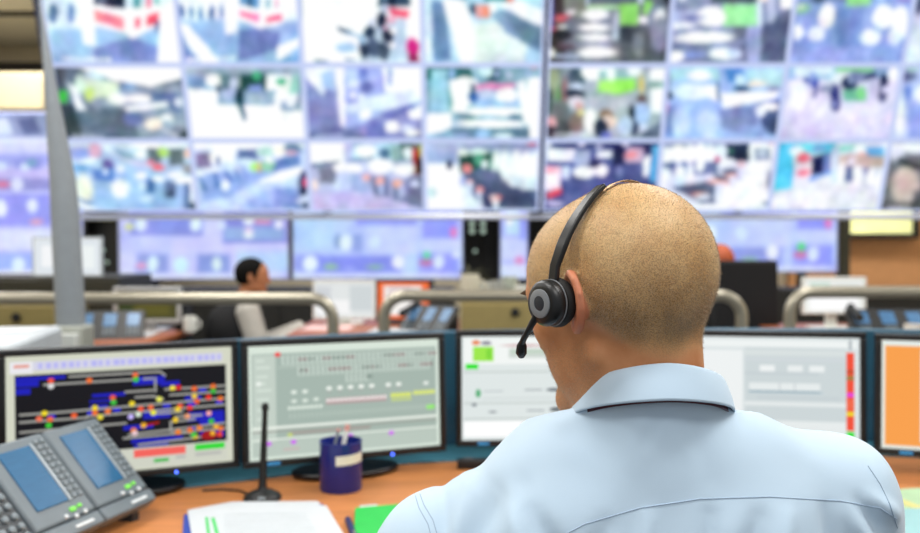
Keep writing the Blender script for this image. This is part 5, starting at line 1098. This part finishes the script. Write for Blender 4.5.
# trousers and shoes
f = Field((-.06, .68, .05), (.42, 1.50, .62), .008); P = f.P
f.u(ell(P, (.175, .87, .53), (.175, .14, .085)), 0)
for s in (-1, 1):
    x = .175+s*.095; f.u(cap(P, (x, .90, .53), (x+s*.02, 1.32, .535), .085, .062), .03); f.u(cap(P, (x+s*.02, 1.32, .535), (x+s*.02, 1.36, .10), .06, .045), .03)
a, b = f.mesh(); skin_obj('trousers', local(a), b, mat('dark_cloth', '20242c', .8), op)
for s in (-1, 1):
    x = s*.115; MB().tube([(x, .44, .05), (x, .50, .055), (x, .58, .045), (x, .68, .035), (x, .71, .03)], [.042, .045, .042, .036, .02], n=20).box((x, .57, .008), (.085, .29, .016)).build('shoe', black, op, bevel=.003)

# ---------------- headset (worn, a thing of its own)
hsM = Matrix(((Rr[0], Fh[0], Uh[0], HC3[0]), (Rr[1], Fh[1], Uh[1], HC3[1]), (Rr[2], Fh[2], Uh[2], HC3[2]), (0, 0, 0, 1))) @ Matrix.Scale(HS, 4)
hset = bpy.data.objects.new('headset', None); COL.objects.link(hset); hset.matrix_world = Matrix.Translation(Vector(DEL)) @ hsM
tag(hset, 'black one-ear headset with a grey ring and mic boom, worn on the shaved head', 'headset')
rub = mat('headset_black', '0b0c0e', .38, var=.1); ringm = mat('headset_ring', '7c8084', .45); metal = mat('polished_steel', 'a08468', .34, metal=.95)
def band_pt(th, off):
    yb = -.003-.034*math.sin(th)
    c = Vector((0, yb, .022)); d = Vector((-math.cos(th), 0, math.sin(th)))
    o_ = hsM @ (c+d*.2); dr = (hsM.to_3x3() @ -d).normalized()
    h, nr, _, _ = head_bvh.ray_cast(o_, dr)
    if th < R(12) : h = None
    q = hsM.inverted() @ h if h else c+d*.082
    return q+d*off, d
P1 = [band_pt(R(a), .004+.008*max(0, (50-a)/36)**1.5) for a in range(14, 66, 3)]
P1 = [(Vector((-.0945, -.002, .020)), Vector((-1, 0, 0))), (Vector((-.0915, -.004, .034)), Vector((-1, 0, .2)))]+P1[1:]
MB().strip([p for p, d in P1], [d for p, d in P1], [.012]*2+[.014]*(len(P1)-2), .0048).build('headband_arm', rub, hset, bevel=.0012)
P2 = [band_pt(R(a), .0022) for a in range(60, 166, 3)]
MB().strip([p for p, d in P2], [d for p, d in P2], .0065, .0011).build('headband', metal, hset)
e_, d_ = band_pt(R(165), .001)
MB().box((0, 0, 0), (.006, .03, .045), M=Matrix.Translation(e_+d_*.001) @ Matrix.Rotation(R(-15), 4, 'Y')).build('temple_pad', rub, hset, bevel=.003)
RX = Matrix.Rotation(R(-90), 4, 'Y') # lathe axis z -> -x
CE = Matrix.Translation((-.0880, .004, .000)) @ Matrix.Rotation(R(-5), 4, 'Z') @ RX @ Matrix.Diagonal((.93, .93, .74, 1))
MB().lathe([(.017, -.006), (.0245, -.004), (.0262, .001), (.0262, .006), (.024, .010), (.016, .0105)], M=CE, n=48).build('ear_cushion', mat('cushion_black', '141414', .7, bump=.2), hset)
MB().lathe([(.021, .010), (.0238, .0125), (.0243, .016), (.0243, .0225), (.0235, .0255), (.0205, .0300), (.0160, .0318)], M=CE, n=48).build('ear_cup', rub, hset)
MB().lathe([(.0225, .0118), (.0249, .0130), (.0249, .0142), (.0225, .0150)], M=CE, n=48).build('cup_rim', ringm, hset)
MB().lathe([(.0150, .0312), (.0150, .0332), (.0140, .0340), (.0078, .0340), (.0074, .0320)], M=CE, n=40).build('ring', ringm, hset)
MB().lathe([(.0073, .0310), (.0073, .0335), (.005, .0342)], M=CE, n=24).build('button', mat('dark_blue_button', '1c2430', .4), hset)
MB().tube([(-.107, .014, -.004), (-.108, .018, -.012), (-.107, .030, -.022), (-.104, .042, -.030), (-.102, .047, -.034)], [.0042, .0036, .0031, .0031, .0034], n=14).build('mic_boom', rub, hset)
MB().tube([(-.1025, .046, -.033), (-.101, .049, -.0365), (-.099, .053, -.043), (-.0975, .055, -.047)], [.0034, .0052, .0056, .0030], n=16).build('microphone', rub, hset)

# ---------------- operator's chair (below the frame)
ch = thing('office_chair', (.175, .85, 0), 'dark office chair the operator sits on, hidden below the picture', 'chair')
fab = mat('chair_fabric', '17181b', .9, bump=.3, bscale=700)
def office_chair(t, seat_z=.45, back_h=.45):
    MB().box((0, 0, seat_z-.045), (.48, .46, .07), taper=(.94, .94)).build('seat', fab, t, bevel=.02, segs=3)
    MB().box((0, -.235, seat_z+.05+back_h/2), (.44, .06, back_h), M=None, taper=(.88, 1)).build('backrest', fab, t, bevel=.02, segs=3)
    MB().tube([(0, -.1, seat_z-.09), (0, -.25, seat_z-.09), (0, -.285, seat_z-.03), (0, -.285, seat_z+.2)], .018).build('back_support', black, t)
    MB().tube([(0, 0, .10), (0, 0, seat_z-.08)], .028).build('gas_column', black, t)
    for k in range(5):
        a = 2*math.pi*k/5+.3; d = Vector((math.cos(a), math.sin(a), 0))
        l = MB().tube([Vector((0, 0, .11)), d*.15+Vector((0, 0, .10)), d*.28+Vector((0, 0, .07))], [.026, .02, .014], n=12).build('leg', black, t)
        MB().tube([d*.285+Vector((-.012, 0, .03)), d*.285+Vector((.012, 0, .03))], .03, n=18).build('caster', black, l)
office_chair(ch)

# ---------------- people of the second row
def small_person(name, loc, rz, label, top_m, sleeve_m, hair_m, pants_m, lean=0.0, skinm=None, s=.94, arm_out=.0, sleeves=True):
    t = thing(name, loc, label, 'person', rz=rz)
    def mk(fn, nm, m, lo, hi, h=.009, **k):
        f = Field([v*s for v in lo], [v*s for v in hi], h); fn(f, f.P/np.float32(s)); a, b = f.mesh(); return skin_obj(nm, a, b, m, t, **k)
    sh = lambda y, z: (y+lean*(z-.5), z)
    hz, hy = 1.145, .06+lean*.66
    SHL = [(-.17, .05+lean*.45, .93), (-.235, .14+lean*.3, .68), (-.13, .40+lean*.2, .80)]; SHR = [(-a, b, c) for a, b, c in SHL]
    def bodyf(f, P):
        Hh = (P-np.array([0, hy, hz], np.float32)); head_shape(f, Hh, ears=True)
        f.u(cap(P, (0, hy-.02, hz-.06), (0, lean*.5, .94), .052, .06), .03)
        f.u(ell(P, (0, lean*.3, .75), (.13, .08, .24)), .04)
        for C in (SHL, SHR):
            f.u(chain(P, C, [.04, .036, .026]), .02)
            w = C[2]; sx = 1 if w[0] > 0 else -1
            f.u(cap(P, w, (w[0]-sx*.005, w[1]+.06, w[2]-.005), .026, .028), .01)
            for k in range(4): f.u(cap(P, (w[0]+(k-1.5)*.018, w[1]+.07, w[2]-.005), (w[0]+(k-1.5)*.02, w[1]+.14, w[2]-.022), .009, .008), .004)
            f.u(cap(P, (w[0]-sx*.02, w[1]+.03, w[2]), (w[0]-sx*.055, w[1]+.09, w[2]-.008), .012, .009), .006)
    mk(bodyf, 'body', skinm or SKIN, (-.34, -.16, .46), (.34, .66+max(0, lean), 1.34), .006)
    def hairf(f, P):
        Hh = P-np.array([0, hy, hz], np.float32)
        f.u(ell(Hh, (0, -.014, .036), (.084, .101, .090)), 0); f.u(ell(Hh, (0, -.045, .01), (.075, .062, .075)), .03)
        f.sub(ell(Hh, (0, .085, -.045), (.1, .075, .095)), .01); f.sub(ell(Hh, (0, .03, -.12), (.12, .2, .085)), .01)
    mk(hairf, 'hair', hair_m, (-.12, -.13+hy, hz-.13), (.12, .14+hy, hz+.16), .006)
    def topf(f, P):
        f.u(ell(P, (0, lean*.35-.03, .79), (.20, .18, .21)), 0); f.u(ell(P, (0, .02, .58), (.165, .13, .17)), .05)
        for C in (SHL, SHR): f.u(cap(P, (0, lean*.45, .965), C[0], .058, .058), .04)
    mk(topf, 'vest', top_m, (-.3, -.2, .38), (.3, .2+abs(lean), 1.08), .009)
    if sleeves:
        def slf(f, P):
            for C in (SHL, SHR): f.u(chain(P, C, [.072, .062, .045]), .0)
        mk(slf, 'sleeves', sleeve_m, (-.33, -.08, .6), (.33, .5+abs(lean), 1.03), .009)
    def trf(f, P):
        f.u(ell(P, (0, 0, .53), (.17, .14, .09)), 0)
        for k in (-1, 1): f.u(cap(P, (k*.09, .02, .52), (k*.11, .42, .52), .08, .06), .03); f.u(cap(P, (k*.11, .42, .52), (k*.11, .44, .08), .058, .045), .03)
    mk(trf, 'trousers', pants_m, (-.22, -.18, .03), (.22, .56, .66), .010)
    for k in (-1, 1): MB().box((k*.11*s, .47*s, .04), (.09, .26, .08), taper=(.8, .8)).build('shoe', black, t, bevel=.02)
    return t
blk = mat('black_fabric', '0e0f12', .9); skin2 = mat('skin_tan', 'b0724c', .5, var=.06)
darkhair = mat('dark_hair', '080706', .8, spec=.15)
q = at(243, 273, 5.2)
small_person('person', (q.x-.06, 5.2, 0), R(-78), 'person with short dark hair in a black vest and pale grey sleeves, seated in profile', blk, mat('pale_grey_knit', 'b4b0a8', .85), darkhair, blk, lean=.10, skinm=skin2, s=.905)
c2 = thing('office_chair', (q.x-.10, 5.2, 0), 'black office chair under the man in the black vest', 'chair', rz=R(-78)); office_chair(c2, .42, .50)
q = at(727, 262, 5.6)
small_person('person', (q.x, 5.6, 0), R(20), 'person with reddish hair in black, seated behind the middle handrail, right of the operator', blk, blk, mat('red_hair', 'b4552c', .6), blk, lean=.05, skinm=skin2, s=.965)
c3 = thing('office_chair', (q.x-.03, 5.50, 0), 'black high-backed chair right of the operator\'s head, behind the middle handrail', 'chair', rz=R(10)); office_chair(c3, .42, .66)
